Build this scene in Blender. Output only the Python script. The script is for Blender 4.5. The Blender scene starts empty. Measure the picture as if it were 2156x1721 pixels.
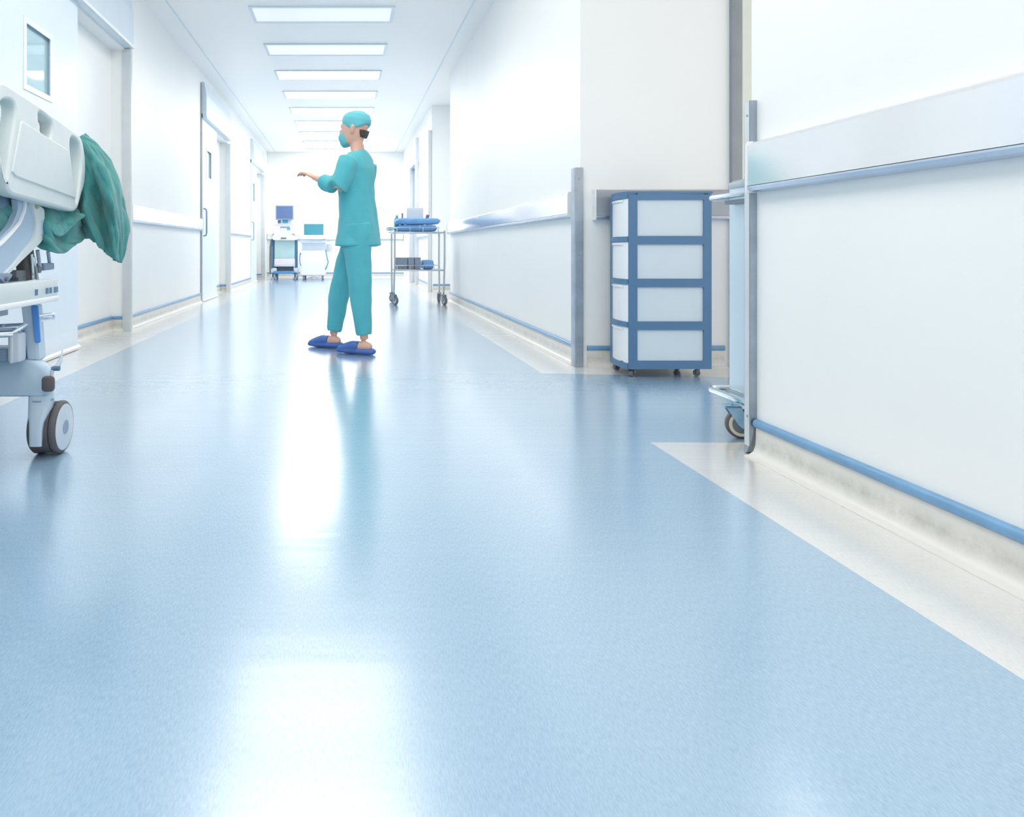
import bpy, bmesh, math, random
from mathutils import Vector, Matrix, noise
random.seed(7)
PI = math.pi
C = bpy.context.scene.collection
sc = bpy.context.scene

# ---------------------------------------------------------------- camera, world, exposure
F = 1500.0
VPX, VPY, CAMZ = 727.0, 523.0, 0.70
cam_d = bpy.data.cameras.new('camera')
cam_d.sensor_width = 36.0
cam_d.lens = 36.0 * F / 2156.0
cam_d.shift_x = (1078.0 - VPX) / 2156.0
cam_d.shift_y = -(860.5 - VPY) / 2156.0
cam_d.clip_start = 0.05
cam = bpy.data.objects.new('camera', cam_d)
C.objects.link(cam)
cam.location = (0, 0, CAMZ)
cam.rotation_euler = (PI / 2, 0, 0)
sc.camera = cam

world = bpy.data.worlds.new('world')
sc.world = world
world.use_nodes = True
bg = world.node_tree.nodes['Background']
bg.inputs['Color'].default_value = (1.0, 0.97, 0.93, 1)
bg.inputs['Strength'].default_value = 1.0

sc.view_settings.view_transform = 'Standard'
sc.view_settings.look = 'None'
sc.view_settings.gamma = 1.0
sc.view_settings.exposure = 0.42
sc.view_settings.use_curve_mapping = False
sc.cycles.max_bounces = 10
sc.cycles.diffuse_bounces = 6
sc.cycles.glossy_bounces = 4
sc.cycles.sample_clamp_indirect = 4.0
LIGHT_E = 6.2          # emission of the ceiling light diffusers
LIGHT_FAR = 10.6


# ---------------------------------------------------------------- materials
def srgb(r, g, b):
    def f(c):
        c /= 255.0
        return c / 12.92 if c <= 0.04045 else ((c + 0.055) / 1.055) ** 2.4
    return (f(r), f(g), f(b), 1.0)


def mat(name, col, rough=0.5, metal=0.0, noise_amt=0.0, noise_scale=8.0, coat=0.0, bump=0.0, bump_scale=60.0,
        stretch=(1, 1, 1), spec=0.5, emit=0.0, alpha=None, sheen=0.0, trans=0.0):
    m = bpy.data.materials.new(name)
    m.use_nodes = True
    nt = m.node_tree
    b = nt.nodes['Principled BSDF']
    b.inputs['Base Color'].default_value = col
    b.inputs['Roughness'].default_value = rough
    b.inputs['Metallic'].default_value = metal
    b.inputs['Specular IOR Level'].default_value = spec
    b.inputs['Coat Weight'].default_value = coat
    b.inputs['Sheen Weight'].default_value = sheen
    b.inputs['Transmission Weight'].default_value = trans
    if emit:
        b.inputs['Emission Color'].default_value = col
        b.inputs['Emission Strength'].default_value = emit
    tc = nt.nodes.new('ShaderNodeTexCoord')
    mp = nt.nodes.new('ShaderNodeMapping')
    mp.inputs['Scale'].default_value = stretch
    nt.links.new(tc.outputs['Object'], mp.inputs['Vector'])
    if noise_amt > 0:
        n = nt.nodes.new('ShaderNodeTexNoise')
        n.inputs['Scale'].default_value = noise_scale
        n.inputs['Detail'].default_value = 5
        nt.links.new(mp.outputs['Vector'], n.inputs['Vector'])
        r = nt.nodes.new('ShaderNodeValToRGB')
        r.color_ramp.elements[0].position = 0.3
        r.color_ramp.elements[1].position = 0.7
        c0 = [max(0, c * (1 - noise_amt)) for c in col[:3]] + [1]
        c1 = [min(1, c * (1 + noise_amt)) for c in col[:3]] + [1]
        r.color_ramp.elements[0].color = c0
        r.color_ramp.elements[1].color = c1
        nt.links.new(n.outputs['Fac'], r.inputs['Fac'])
        nt.links.new(r.outputs['Color'], b.inputs['Base Color'])
    if bump > 0:
        n2 = nt.nodes.new('ShaderNodeTexNoise')
        n2.inputs['Scale'].default_value = bump_scale
        n2.inputs['Detail'].default_value = 3
        nt.links.new(mp.outputs['Vector'], n2.inputs['Vector'])
        bp = nt.nodes.new('ShaderNodeBump')
        bp.inputs['Strength'].default_value = bump
        bp.inputs['Distance'].default_value = 0.01
        nt.links.new(n2.outputs['Fac'], bp.inputs['Height'])
        nt.links.new(bp.outputs['Normal'], b.inputs['Normal'])
    return m


def floor_mat(name, c_dark, c_mid, c_light, rough, amt):
    """sheet vinyl with short directional flecks"""
    m = bpy.data.materials.new(name)
    m.use_nodes = True
    nt = m.node_tree
    b = nt.nodes['Principled BSDF']
    tc = nt.nodes.new('ShaderNodeTexCoord')
    mp = nt.nodes.new('ShaderNodeMapping')
    mp.inputs['Scale'].default_value = (430, 70, 1)
    nt.links.new(tc.outputs['Object'], mp.inputs['Vector'])
    n = nt.nodes.new('ShaderNodeTexNoise')
    n.inputs['Scale'].default_value = 1.0
    n.inputs['Detail'].default_value = 4
    n.inputs['Roughness'].default_value = 0.65
    nt.links.new(mp.outputs['Vector'], n.inputs['Vector'])
    r = nt.nodes.new('ShaderNodeValToRGB')
    e = r.color_ramp.elements
    e[0].position = 0.28
    e[0].color = c_dark
    e[1].position = 0.75
    e[1].color = c_light
    k = e.new(0.5)
    k.color = c_mid
    nt.links.new(n.outputs['Fac'], r.inputs['Fac'])
    n2 = nt.nodes.new('ShaderNodeTexNoise')
    n2.inputs['Scale'].default_value = 1.3
    n2.inputs['Detail'].default_value = 3
    nt.links.new(tc.outputs['Object'], n2.inputs['Vector'])
    mx = nt.nodes.new('ShaderNodeMixRGB')
    mx.blend_type = 'MIX'
    mx.inputs['Color2'].default_value = c_light
    mr = nt.nodes.new('ShaderNodeMapRange')
    mr.inputs['From Min'].default_value = 0.35
    mr.inputs['From Max'].default_value = 0.7
    mr.inputs['To Max'].default_value = amt
    nt.links.new(n2.outputs['Fac'], mr.inputs['Value'])
    nt.links.new(mr.outputs['Result'], mx.inputs['Fac'])
    nt.links.new(r.outputs['Color'], mx.inputs['Color1'])
    nt.links.new(mx.outputs['Color'], b.inputs['Base Color'])
    b.inputs['Roughness'].default_value = rough
    b.inputs['Specular IOR Level'].default_value = 0.5
    b.inputs['Coat Weight'].default_value = 1.0
    b.inputs['Coat IOR'].default_value = 2.15
    b.inputs['Coat Roughness'].default_value = rough * 1.05
    # gentle cross-ripple of the rolled sheet
    mp3 = nt.nodes.new('ShaderNodeMapping')
    mp3.inputs['Scale'].default_value = (1.2, 9, 1)
    nt.links.new(tc.outputs['Object'], mp3.inputs['Vector'])
    n3 = nt.nodes.new('ShaderNodeTexNoise')
    n3.inputs['Scale'].default_value = 1.6
    n3.inputs['Detail'].default_value = 2
    nt.links.new(mp3.outputs['Vector'], n3.inputs['Vector'])
    bp = nt.nodes.new('ShaderNodeBump')
    bp.inputs['Strength'].default_value = 0.06
    bp.inputs['Distance'].default_value = 0.012
    nt.links.new(n3.outputs['Fac'], bp.inputs['Height'])
    nt.links.new(bp.outputs['Normal'], b.inputs['Normal'])
    nt.links.new(bp.outputs['Normal'], b.inputs['Coat Normal'])
    return m


def skirting_mat(name, base, dirt, z0, z1):
    m = bpy.data.materials.new(name)
    m.use_nodes = True
    nt = m.node_tree
    b = nt.nodes['Principled BSDF']
    b.inputs['Roughness'].default_value = 0.35
    geo = nt.nodes.new('ShaderNodeNewGeometry')
    sp = nt.nodes.new('ShaderNodeSeparateXYZ')
    nt.links.new(geo.outputs['Position'], sp.inputs[0])
    # scuff band around the middle of the cove
    mr = nt.nodes.new('ShaderNodeMapRange')
    mr.inputs['From Min'].default_value = z0
    mr.inputs['From Max'].default_value = (z0 + z1) / 2
    mr2 = nt.nodes.new('ShaderNodeMapRange')
    mr2.inputs['From Min'].default_value = z1
    mr2.inputs['From Max'].default_value = (z0 + z1) / 2
    nt.links.new(sp.outputs['Z'], mr.inputs['Value'])
    nt.links.new(sp.outputs['Z'], mr2.inputs['Value'])
    mn = nt.nodes.new('ShaderNodeMath')
    mn.operation = 'MINIMUM'
    nt.links.new(mr.outputs[0], mn.inputs[0])
    nt.links.new(mr2.outputs[0], mn.inputs[1])
    n = nt.nodes.new('ShaderNodeTexNoise')
    n.inputs['Scale'].default_value = 17
    n.inputs['Detail'].default_value = 8
    n.inputs['Roughness'].default_value = 0.7
    nt.links.new(geo.outputs['Position'], n.inputs['Vector'])
    nr = nt.nodes.new('ShaderNodeMapRange')
    nr.inputs['From Min'].default_value = 0.3
    nr.inputs['From Max'].default_value = 0.72
    nt.links.new(n.outputs['Fac'], nr.inputs['Value'])
    mu = nt.nodes.new('ShaderNodeMath')
    mu.operation = 'MULTIPLY'
    nt.links.new(mn.outputs[0], mu.inputs[0])
    nt.links.new(nr.outputs[0], mu.inputs[1])
    mx = nt.nodes.new('ShaderNodeMixRGB')
    mx.inputs['Color1'].default_value = base
    mx.inputs['Color2'].default_value = dirt
    nt.links.new(mu.outputs[0], mx.inputs['Fac'])
    nt.links.new(mx.outputs[0], b.inputs['Base Color'])
    return m


M = {}
M['wall'] = mat('wall_paint', srgb(244, 246, 246), 0.42, noise_amt=0.012, noise_scale=1.5, spec=0.35)
M['ceiling'] = mat('ceiling_panel', srgb(250, 249, 248), 0.38, noise_amt=0.012, noise_scale=2, spec=0.4)
M['cream_wall'] = mat('cream_wall', srgb(226, 233, 226), 0.5, noise_amt=0.02)
M['floor_blue'] = floor_mat('floor_blue', srgb(128, 165, 196), srgb(146, 181, 209), srgb(166, 196, 218), 0.21, 0.3)
M['floor_cream'] = floor_mat('floor_cream', srgb(214, 214, 212), srgb(225, 225, 223), srgb(236, 235, 232), 0.2, 0.3)
M['skirt'] = skirting_mat('skirting_cream', srgb(228, 227, 222), srgb(182, 184, 176), 0.010, 0.085)
M['cap'] = mat('skirting_cap_blue', srgb(112, 158, 198), 0.3, noise_amt=0.08, noise_scale=14)
M['steel'] = mat('brushed_steel', srgb(190, 197, 203), 0.3, 1.0, noise_amt=0.08, noise_scale=30, stretch=(1, 1, 0.1))
M['steel_dull'] = mat('dull_steel', srgb(150, 158, 166), 0.45, 0.6, noise_amt=0.12, noise_scale=12)
M['guard'] = mat('corner_guard_steel', srgb(165, 176, 188), 0.32, 0.85, noise_amt=0.16, noise_scale=9)
M['chrome'] = mat('chrome', srgb(225, 232, 238), 0.12, 1.0, noise_amt=0.02)
M['rail'] = mat('handrail_alloy', srgb(246, 247, 249), 0.13, 0.6, noise_amt=0.015, noise_scale=6)
M['rail_grey'] = mat('handrail_grey', srgb(160, 166, 174), 0.4, 0.3, noise_amt=0.05)
M['rail_edge'] = mat('handrail_edge', srgb(200, 211, 226), 0.3, 0.8, noise_amt=0.05)
M['door'] = mat('door_panel', srgb(226, 238, 250), 0.3, noise_amt=0.01)
M['casing'] = mat('door_casing', srgb(214, 226, 236), 0.3, 0.1, noise_amt=0.02)
M['post'] = mat('door_post', srgb(214, 219, 222), 0.35, 0.25, noise_amt=0.05, noise_scale=5)
M['white'] = mat('white_plastic', srgb(240, 243, 246), 0.35, noise_amt=0.01)
M['offwhite'] = mat('bed_plastic', srgb(216, 225, 227), 0.4, noise_amt=0.015, noise_scale=20, bump=0.02, bump_scale=300)
M['bed_paint'] = mat('bed_painted_metal', srgb(196, 214, 228), 0.35, 0.0, noise_amt=0.03)
M['bed_cover'] = mat('bed_base_cover', srgb(180, 204, 222), 0.4, noise_amt=0.02)
M['arm_blue'] = mat('rail_arm_metal', srgb(178, 200, 222), 0.4, 0.0, noise_amt=0.03)
M['blue_strip'] = mat('blue_strip', srgb(92, 152, 226), 0.35, noise_amt=0.04)
M['black'] = mat('dark_rubber', srgb(92, 88, 90), 0.5, noise_amt=0.06)
M['dark'] = mat('dark_grey_plastic', srgb(116, 120, 128), 0.45, noise_amt=0.08)
M['mark'] = mat('blue_grey_marking', srgb(90, 130, 160), 0.5, noise_amt=0.03)
M['disc'] = mat('wheel_disc', srgb(205, 217, 228), 0.35, noise_amt=0.02)
M['hub'] = mat('wheel_hub', srgb(140, 162, 186), 0.4, noise_amt=0.03)
M['sheet'] = mat('green_cotton_sheet', srgb(62, 140, 140), 0.85, noise_amt=0.10, noise_scale=14, bump=0.25, bump_scale=350, sheen=0.3)
M['scrub'] = mat('teal_scrub_cotton', srgb(84, 182, 194), 0.85, noise_amt=0.05, noise_scale=6, bump=0.15, bump_scale=300, sheen=0.2)
M['cap_cloth'] = mat('teal_cap_cotton', srgb(100, 188, 200), 0.85, noise_amt=0.05, sheen=0.2)
M['skin'] = mat('skin', srgb(224, 178, 158), 0.5, noise_amt=0.03)
M['hair'] = mat('dark_hair', srgb(70, 62, 60), 0.6, noise_amt=0.1, noise_scale=60)
M['clog'] = mat('blue_clog', srgb(70, 106, 178), 0.4, noise_amt=0.05)
M['chest_blue'] = mat('chest_blue_plastic', srgb(84, 125, 164), 0.4, noise_amt=0.03, noise_scale=5)
M['frost'] = mat('frosted_plastic', srgb(214, 228, 238), 0.35, noise_amt=0.012)
M['frost_front'] = mat('frosted_drawer_front', srgb(238, 242, 246), 0.3, noise_amt=0.01)
M['pack'] = mat('blue_wrap', srgb(128, 184, 240), 0.6, noise_amt=0.08, noise_scale=12, bump=0.2, bump_scale=60)
M['tape'] = mat('pale_tape', srgb(196, 212, 214), 0.5, noise_amt=0.03)
M['greybox'] = mat('grey_cardboard', srgb(150, 157, 168), 0.6, noise_amt=0.10, noise_scale=40)
M['screen_navy'] = mat('screen_navy', srgb(96, 118, 164), 0.2, noise_amt=0.02)
M['screen_teal'] = mat('screen_teal', srgb(70, 146, 166), 0.15, noise_amt=0.04, noise_scale=3)
M['screen_blue'] = mat('touch_panel', srgb(96, 150, 220), 0.25, noise_amt=0.05)
M['machine_blue'] = mat('machine_blue', srgb(72, 124, 160), 0.4, noise_amt=0.04)
M['base_blue'] = mat('machine_base_blue', srgb(84, 150, 204), 0.4, noise_amt=0.04)
M['pale_green'] = mat('pale_green_panel', srgb(196, 226, 226), 0.4, noise_amt=0.03)
M['pink_white'] = mat('warm_white_panel', srgb(236, 230, 236), 0.4, noise_amt=0.02)
M['grey_light'] = mat('pale_grey_plastic', srgb(206, 214, 224), 0.4, noise_amt=0.02)
M['teal_bottle'] = mat('teal_plastic', srgb(74, 158, 168), 0.4, noise_amt=0.04)
M['red'] = mat('red_plastic', srgb(196, 90, 96), 0.4, noise_amt=0.03)
M['frame_grey'] = mat('door_frame_grey', srgb(146, 154, 160), 0.4, 0.3, noise_amt=0.06)
M['tyre_cream'] = mat('cream_tread', srgb(214, 210, 186), 0.5, noise_amt=0.04)
M['bed_wheel_dark'] = mat('tyre_grey', srgb(92, 90, 94), 0.55, noise_amt=0.06)
M['fork_blue'] = mat('blue_grey_fork', srgb(158, 200, 226), 0.4, 0.3, noise_amt=0.16, noise_scale=30)
M['brass'] = mat('dull_brass', srgb(190, 184, 140), 0.4, 0.4, noise_amt=0.1)
M['mattress'] = mat('mattress_blue', srgb(120, 150, 175), 0.6, noise_amt=0.03)
M['diffuser'] = mat('light_diffuser', (1.0, 0.93, 0.86, 1), 0.4, emit=LIGHT_E)
M['diffuser_far'] = mat('light_diffuser_bright', (1.0, 0.94, 0.88, 1), 0.4, emit=LIGHT_FAR)
M['diffuser_dim'] = mat('light_diffuser_dim', (0.95, 0.96, 0.98, 1), 0.25, emit=0.2)

gm = bpy.data.materials.new('door_glass')
gm.use_nodes = True
gb = gm.node_tree.nodes['Principled BSDF']
gb.inputs['Base Color'].default_value = srgb(196, 224, 232)
gb.inputs['Roughness'].default_value = 0.04
gb.inputs['Metallic'].default_value = 0.35
M['glass'] = gm


# ---------------------------------------------------------------- mesh helpers
def wloc(o):
    v = Vector((0, 0, 0))
    while o is not None:
        v += o.location
        o = o.parent
    return v


class MB:
    def __init__(s):
        s.bm = bmesh.new()
        s.mi = 0

    def _tag(s, faces):
        for f in faces:
            f.material_index = s.mi

    def box(s, x0, x1, y0, y1, z0, z1, bev=0.0, seg=2):
        r = bmesh.ops.create_cube(s.bm, size=1.0)
        vs = r['verts']
        for v in vs:
            v.co = Vector((x0 + (v.co.x + .5) * (x1 - x0), y0 + (v.co.y + .5) * (y1 - y0), z0 + (v.co.z + .5) * (z1 - z0)))
        fs = set(f for v in vs for f in v.link_faces)
        s._tag(fs)
        if bev > 0:
            es = list(set(e for v in vs for e in v.link_edges))
            rr = bmesh.ops.bevel(s.bm, geom=es, offset=bev, segments=seg, affect='EDGES', profile=0.5)
            s._tag(rr['faces'])
        return s

    def hexa(s, pts, bev=0.0):
        """8 points: bottom 4 ccw then top 4 ccw"""
        vs = [s.bm.verts.new(p) for p in pts]
        fs = []
        for q in ((3, 2, 1, 0), (4, 5, 6, 7), (0, 1, 5, 4), (1, 2, 6, 5), (2, 3, 7, 6), (3, 0, 4, 7)):
            fs.append(s.bm.faces.new([vs[i] for i in q]))
        s._tag(fs)
        if bev > 0:
            es = list(set(e for v in vs for e in v.link_edges))
            rr = bmesh.ops.bevel(s.bm, geom=es, offset=bev, segments=2, affect='EDGES')
            s._tag(rr['faces'])
        return s

    def cyl(s, p0, p1, r0, r1=None, n=20, cap=True):
        p0, p1 = Vector(p0), Vector(p1)
        r1 = r0 if r1 is None else r1
        d = (p1 - p0)
        q = d.to_track_quat('Z', 'Y').to_matrix()
        a, b = [], []
        for i in range(n):
            t = 2 * PI * i / n
            u = q @ Vector((math.cos(t), math.sin(t), 0))
            a.append(s.bm.verts.new(p0 + u * r0))
            b.append(s.bm.verts.new(p1 + u * r1))
        fs = []
        for i in range(n):
            j = (i + 1) % n
            fs.append(s.bm.faces.new((a[i], a[j], b[j], b[i])))
        if cap:
            fs.append(s.bm.faces.new(a[::-1]))
            fs.append(s.bm.faces.new(b))
        s._tag(fs)
        return s

    def tube(s, pts, r, n=10, closed=False):
        pts = [Vector(p) for p in pts]
        rings = []
        N = len(pts)
        prev = None
        for i, p in enumerate(pts):
            if closed:
                d = (pts[(i + 1) % N] - pts[i - 1]).normalized()
            else:
                d = (pts[min(i + 1, N - 1)] - pts[max(i - 1, 0)]).normalized()
            if prev is None:
                up = Vector((0, 0, 1)) if abs(d.z) < 0.9 else Vector((1, 0, 0))
                u = d.cross(up).normalized()
            else:
                u = (prev - d * prev.dot(d)).normalized()
            prev = u
            w = d.cross(u)
            rr = r[i] if isinstance(r, (list, tuple)) else r
            rings.append([s.bm.verts.new(p + (u * math.cos(2 * PI * k / n) + w * math.sin(2 * PI * k / n)) * rr) for k in range(n)])
        fs = []
        M_ = N if closed else N - 1
        for i in range(M_):
            a, b = rings[i], rings[(i + 1) % N]
            for k in range(n):
                j = (k + 1) % n
                fs.append(s.bm.faces.new((a[k], a[j], b[j], b[k])))
        if not closed:
            fs.append(s.bm.faces.new(rings[0][::-1]))
            fs.append(s.bm.faces.new(rings[-1]))
        s._tag(fs)
        return s

    def lathe(s, c, axis, prof, n=32):
        """prof: (offset along axis, radius)"""
        c = Vector(c)
        ax = Vector(axis).normalized()
        up = Vector((0, 0, 1)) if abs(ax.z) < 0.9 else Vector((1, 0, 0))
        u = ax.cross(up).normalized()
        w = ax.cross(u)
        rings = []
        for (h, r) in prof:
            if r < 1e-6:
                rings.append([s.bm.verts.new(c + ax * h)])
            else:
                rings.append([s.bm.verts.new(c + ax * h + (u * math.cos(2 * PI * k / n) + w * math.sin(2 * PI * k / n)) * r) for k in range(n)])
        fs = []
        for a, b in zip(rings, rings[1:]):
            for k in range(n):
                j = (k + 1) % n
                if len(a) == 1 and len(b) == 1:
                    continue
                if len(a) == 1:
                    fs.append(s.bm.faces.new((a[0], b[j], b[k])))
                elif len(b) == 1:
                    fs.append(s.bm.faces.new((a[k], a[j], b[0])))
                else:
                    fs.append(s.bm.faces.new((a[k], a[j], b[j], b[k])))
        s._tag(fs)
        return s

    def prism(s, poly, f0, f1):
        """poly of 2d points; f0/f1 map (u,v)->3d for the two end faces"""
        a = [s.bm.verts.new(f0(*p)) for p in poly]
        b = [s.bm.verts.new(f1(*p)) for p in poly]
        fs = []
        n = len(poly)
        for i in range(n):
            j = (i + 1) % n
            fs.append(s.bm.faces.new((a[i], a[j], b[j], b[i])))
        fs.append(s.bm.faces.new(a[::-1]))
        fs.append(s.bm.faces.new(b))
        s._tag(fs)
        return s

    def loft(s, rings, cap=True):
        rr = [[s.bm.verts.new(p) for p in ring] for ring in rings]
        fs = []
        n = len(rr[0])
        for a, b in zip(rr, rr[1:]):
            for k in range(n):
                j = (k + 1) % n
                fs.append(s.bm.faces.new((a[k], a[j], b[j], b[k])))
        if cap:
            fs.append(s.bm.faces.new(rr[0][::-1]))
            fs.append(s.bm.faces.new(rr[-1]))
        s._tag(fs)
        return s

    def grid(s, P):
        vv = [[s.bm.verts.new(p) for p in row] for row in P]
        fs = []
        for i in range(len(vv) - 1):
            for j in range(len(vv[0]) - 1):
                fs.append(s.bm.faces.new((vv[i][j], vv[i][j + 1], vv[i + 1][j + 1], vv[i + 1][j])))
        s._tag(fs)
        return s

    def build(s, name, mats, parent=None, smooth=False, angle=35, kind=None, origin=None):
        bmesh.ops.recalc_face_normals(s.bm, faces=s.bm.faces[:])
        me = bpy.data.meshes.new(name)
        if parent is not None:
            off = wloc(parent)
            loc = Vector((0, 0, 0))
        else:
            if origin is None:
                cs = [v.co for v in s.bm.verts]
                off = Vector(((min(c.x for c in cs) + max(c.x for c in cs)) / 2, (min(c.y for c in cs) + max(c.y for c in cs)) / 2,
                              min(c.z for c in cs)))
            else:
                off = Vector(origin)
            loc = off
        for v in s.bm.verts:
            v.co -= off
        s.bm.to_mesh(me)
        s.bm.free()
        if not isinstance(mats, (list, tuple)):
            mats = [mats]
        for m in mats:
            me.materials.append(M[m] if isinstance(m, str) else m)
        if smooth:
            for p in me.polygons:
                p.use_smooth = True
            me.set_sharp_from_angle(angle=math.radians(angle))
        o = bpy.data.objects.new(name, me)
        C.objects.link(o)
        o.location = loc
        if parent is not None:
            o.parent = parent
        if kind:
            o['kind'] = kind
        return o


def box(name, m, parent, *a, bev=0.0, **k):
    return MB().box(*a, bev=bev).build(name, m, parent, smooth=bev > 0, **k)


def thing(name, label, cat, loc, group=None):
    o = bpy.data.objects.new(name, None)
    C.objects.link(o)
    o.location = loc
    o.empty_display_size = 0.1
    o['label'] = label
    o['category'] = cat
    if group:
        o['group'] = group
    return o


def tag(o, label, cat, group=None):
    o['label'] = label
    o['category'] = cat
    if group:
        o['group'] = group
    return o


def kids(o):
    return [c for c in bpy.data.objects if c.parent == o]


def dup(o, loc=None, label=None, parent=None):
    c = o.copy()
    C.objects.link(c)
    if parent is not None:
        c.parent = parent
    if loc is not None:
        c.location = loc
    if label:
        c['label'] = label
    for ch in kids(o):
        dup(ch, None, None, c)
    return c


def bake(o, name=None):
    """apply the modifiers of an object into plain mesh data"""
    dg = bpy.context.evaluated_depsgraph_get()
    dg.update()
    ev = o.evaluated_get(dg)
    me = bpy.data.meshes.new_from_object(ev, preserve_all_data_layers=True, depsgraph=dg)
    o.modifiers.clear()
    o.data = me
    return o


def px(x, y, Y):
    """a point of the place: read at a pixel, standing at the distance Y along the corridor"""
    return Vector(((x - VPX) * Y / F, Y, CAMZ + (VPY - y) * Y / F))


# ---------------------------------------------------------------- room
XR, XL, H = 1.39, -1.87, 3.0          # right wall, left wall, ceiling height
YE = 17.0                             # end wall
YC = 4.215                            # cross wall of the side corridor
YN = 2.437                            # end of the near right wall
XN = -1.99                            # back of the door niches

fl = MB()


def quad(bm, pts, mi):
    f = bm.faces.new([bm.verts.new((p[0], p[1], 0)) for p in pts])
    f.material_index = mi
    if f.normal.z < 0:
        f.normal_flip()


def floor_poly(pts, mi):
    a = [fl.bm.verts.new((p[0], p[1], 0.0)) for p in pts]
    b = [fl.bm.verts.new((p[0], p[1], -0.06)) for p in pts]
    fs = [fl.bm.faces.new(a), fl.bm.faces.new(b[::-1])]
    n = len(pts)
    for i in range(n):
        fs.append(fl.bm.faces.new((a[i], b[i], b[(i + 1) % n], a[(i + 1) % n])))
    for f in fs:
        f.material_index = mi


XS, XB = -1.53, 1.10
floor_poly([(XS, -4), (XB, -4), (XB, 2.57), (4.2, 2.53), (4.2, 3.60), (XB, 3.99), (XB, 16.75), (XS, 16.75)], 0)
floor_poly([(-2.2, -4), (XS, -4), (XS, 16.75), (-2.2, 16.75)], 1)
floor_poly([(-2.2, 16.75), (2.2, 16.75), (2.2, 17.2), (-2.2, 17.2)], 1)
floor_poly([(XB, -4), (4.2, -4), (4.2, 2.53), (XB, 2.57)], 1)
floor_poly([(XB, 3.99), (4.2, 3.60), (4.2, 16.75), (XB, 16.75)], 1)
fl.build('floor', ['floor_blue', 'floor_cream'], kind='structure', origin=(0, 0, 0))

c = MB()
c.box(-2.3, 4.2, -4, 17.3, H, H + 0.1)
ceil = c.build('ceiling', 'ceiling', kind='structure')

# ceiling panel joints and shadow gap trims along both walls
t = MB()
for x in (XL + 0.20,):
    t.box(x, x + 0.012, -4, YE, H - 0.006, H)
t.build('trim_1', 'casing', kind='structure')
t = MB()
t.box(XR - 0.20, XR - 0.188, -4, YE, H - 0.006, H)
t.build('trim_2', 'casing', kind='structure')

# left wall with the three door niches, right walls, end wall
niches = [(3.55, 6.05), (9.22, 11.32), (14.02, 16.08)]
w = MB()
ys = -4.0
for (a, b) in niches:
    w.box(-2.15, XL, ys, a, 0, H)
    w.box(-2.15, XN, a, b, 0, H)          # back of the niche
    w.box(XN, XL, a, b, 2.38, H)          # wall above the niche
    ys = b
w.box(-2.15, XL, ys, YE, 0, H)
bmesh.ops.remove_doubles(w.bm, verts=w.bm.verts[:], dist=0.0005)
w.build('wall_left', 'wall', kind='structure')

w = MB()
w.box(XR, XR + 0.16, -4, YN, 0, H)
w.build('wall_right_near', 'wall', kind='structure')

w = MB()                                   # block between the corridor and the side corridor
w.box(XR, 2.275, YC, 4.42, 0, H)
w.box(XR, XR + 0.2, 4.42, 9.44, 0, H)
w.box(XR + 0.45, XR + 0.6, 9.44, 11.45, 0, H)
w.box(XR, XR + 0.6, 11.45, 13.45, 0, H)
w.box(XR + 0.11, XR + 0.6, 13.45, 14.62, 0, H)
w.box(XR, XR + 0.11, 13.45, 14.62, 2.38, H)
w.box(XR, XR + 0.6, 14.62, YE, 0, H)
w.box(XR + 0.2, XR + 0.6, 9.3, 9.44, 0, H)
bmesh.ops.remove_doubles(w.bm, verts=w.bm.verts[:], dist=0.0005)
w.build('wall_right_far', 'wall', kind='structure')

box('wall_end', 'wall', None, -2.2, 2.2, YE, YE + 0.15, 0, H, kind='structure')
box('wall_side', 'cream_wall', None, 2.275, 4.2, 5.6, 5.75, 0, H, kind='structure')

# skirtings: cove profile swept along straight runs, blue bead on top
COVE = [(0.0, 0.0), (0.046, 0.0), (0.046, 0.003), (0.030, 0.006), (0.016, 0.016), (0.009, 0.034), (0.007, 0.060), (0.007, 0.118), (0.0, 0.118)]


def bead_prof(s=1.0):
    p = [(0.0, 0.098), (0.0, 0.124)]
    for i in range(9):
        a = PI / 2 - PI * i / 8
        p.append((0.007 + 0.011 * math.cos(a) * s, 0.110 + 0.0145 * math.sin(a)))
    return p


def skirt(name, p0, p1, nrm, joined=None, cap='cap'):
    """skirting from p0 to p1 (2d), nrm points into the corridor"""
    p0, p1, nv = Vector(p0), Vector(p1), Vector(nrm)
    o = MB().prism(COVE, lambda u, v: (p0.x + nv.x * u, p0.y + nv.y * u, v), lambda u, v: (p1.x + nv.x * u, p1.y + nv.y * u, v)) \
        .build(name, 'skirt', None, smooth=True, angle=50, kind='structure')
    MB().prism(bead_prof(), lambda u, v: (p0.x + nv.x * u, p0.y + nv.y * u, v), lambda u, v: (p1.x + nv.x * u, p1.y + nv.y * u, v)) \
        .build('skirting_cap', cap, o, smooth=True, angle=50)
    return o


skirt('baseboard_right_near', (XR, -3.9), (XR, 2.40), (-1, 0))
skirt('baseboard_right_far', (XR, 4.25), (XR, 9.42), (-1, 0))
skirt('baseboard_right_end', (XR, 11.5), (XR, 13.4), (-1, 0))
skirt('baseboard_cross', (1.43, YC), (2.24, YC), (0, -1))
skirt('baseboard_end', (XL, YE), (XR, YE), (0, -1))
skirt('baseboard_recess', (XR + 0.02, 11.45), (XR + 0.44, 11.45), (0, -1))
skirt('baseboard_left_far', (XL, 11.36), (XL, 14.0), (1, 0))
skirt('baseboard_left_middle', (XL, 6.09), (XL, 9.20), (1, 0))
for k, (a, b) in enumerate(niches):
    skirt('baseboard_left_niche', (XN, a + 0.01), (XN, b - 0.01), (1, 0))
    skirt('baseboard_left_return', (XN + 0.02, b), (XL - 0.01, b), (0, -1))

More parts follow.
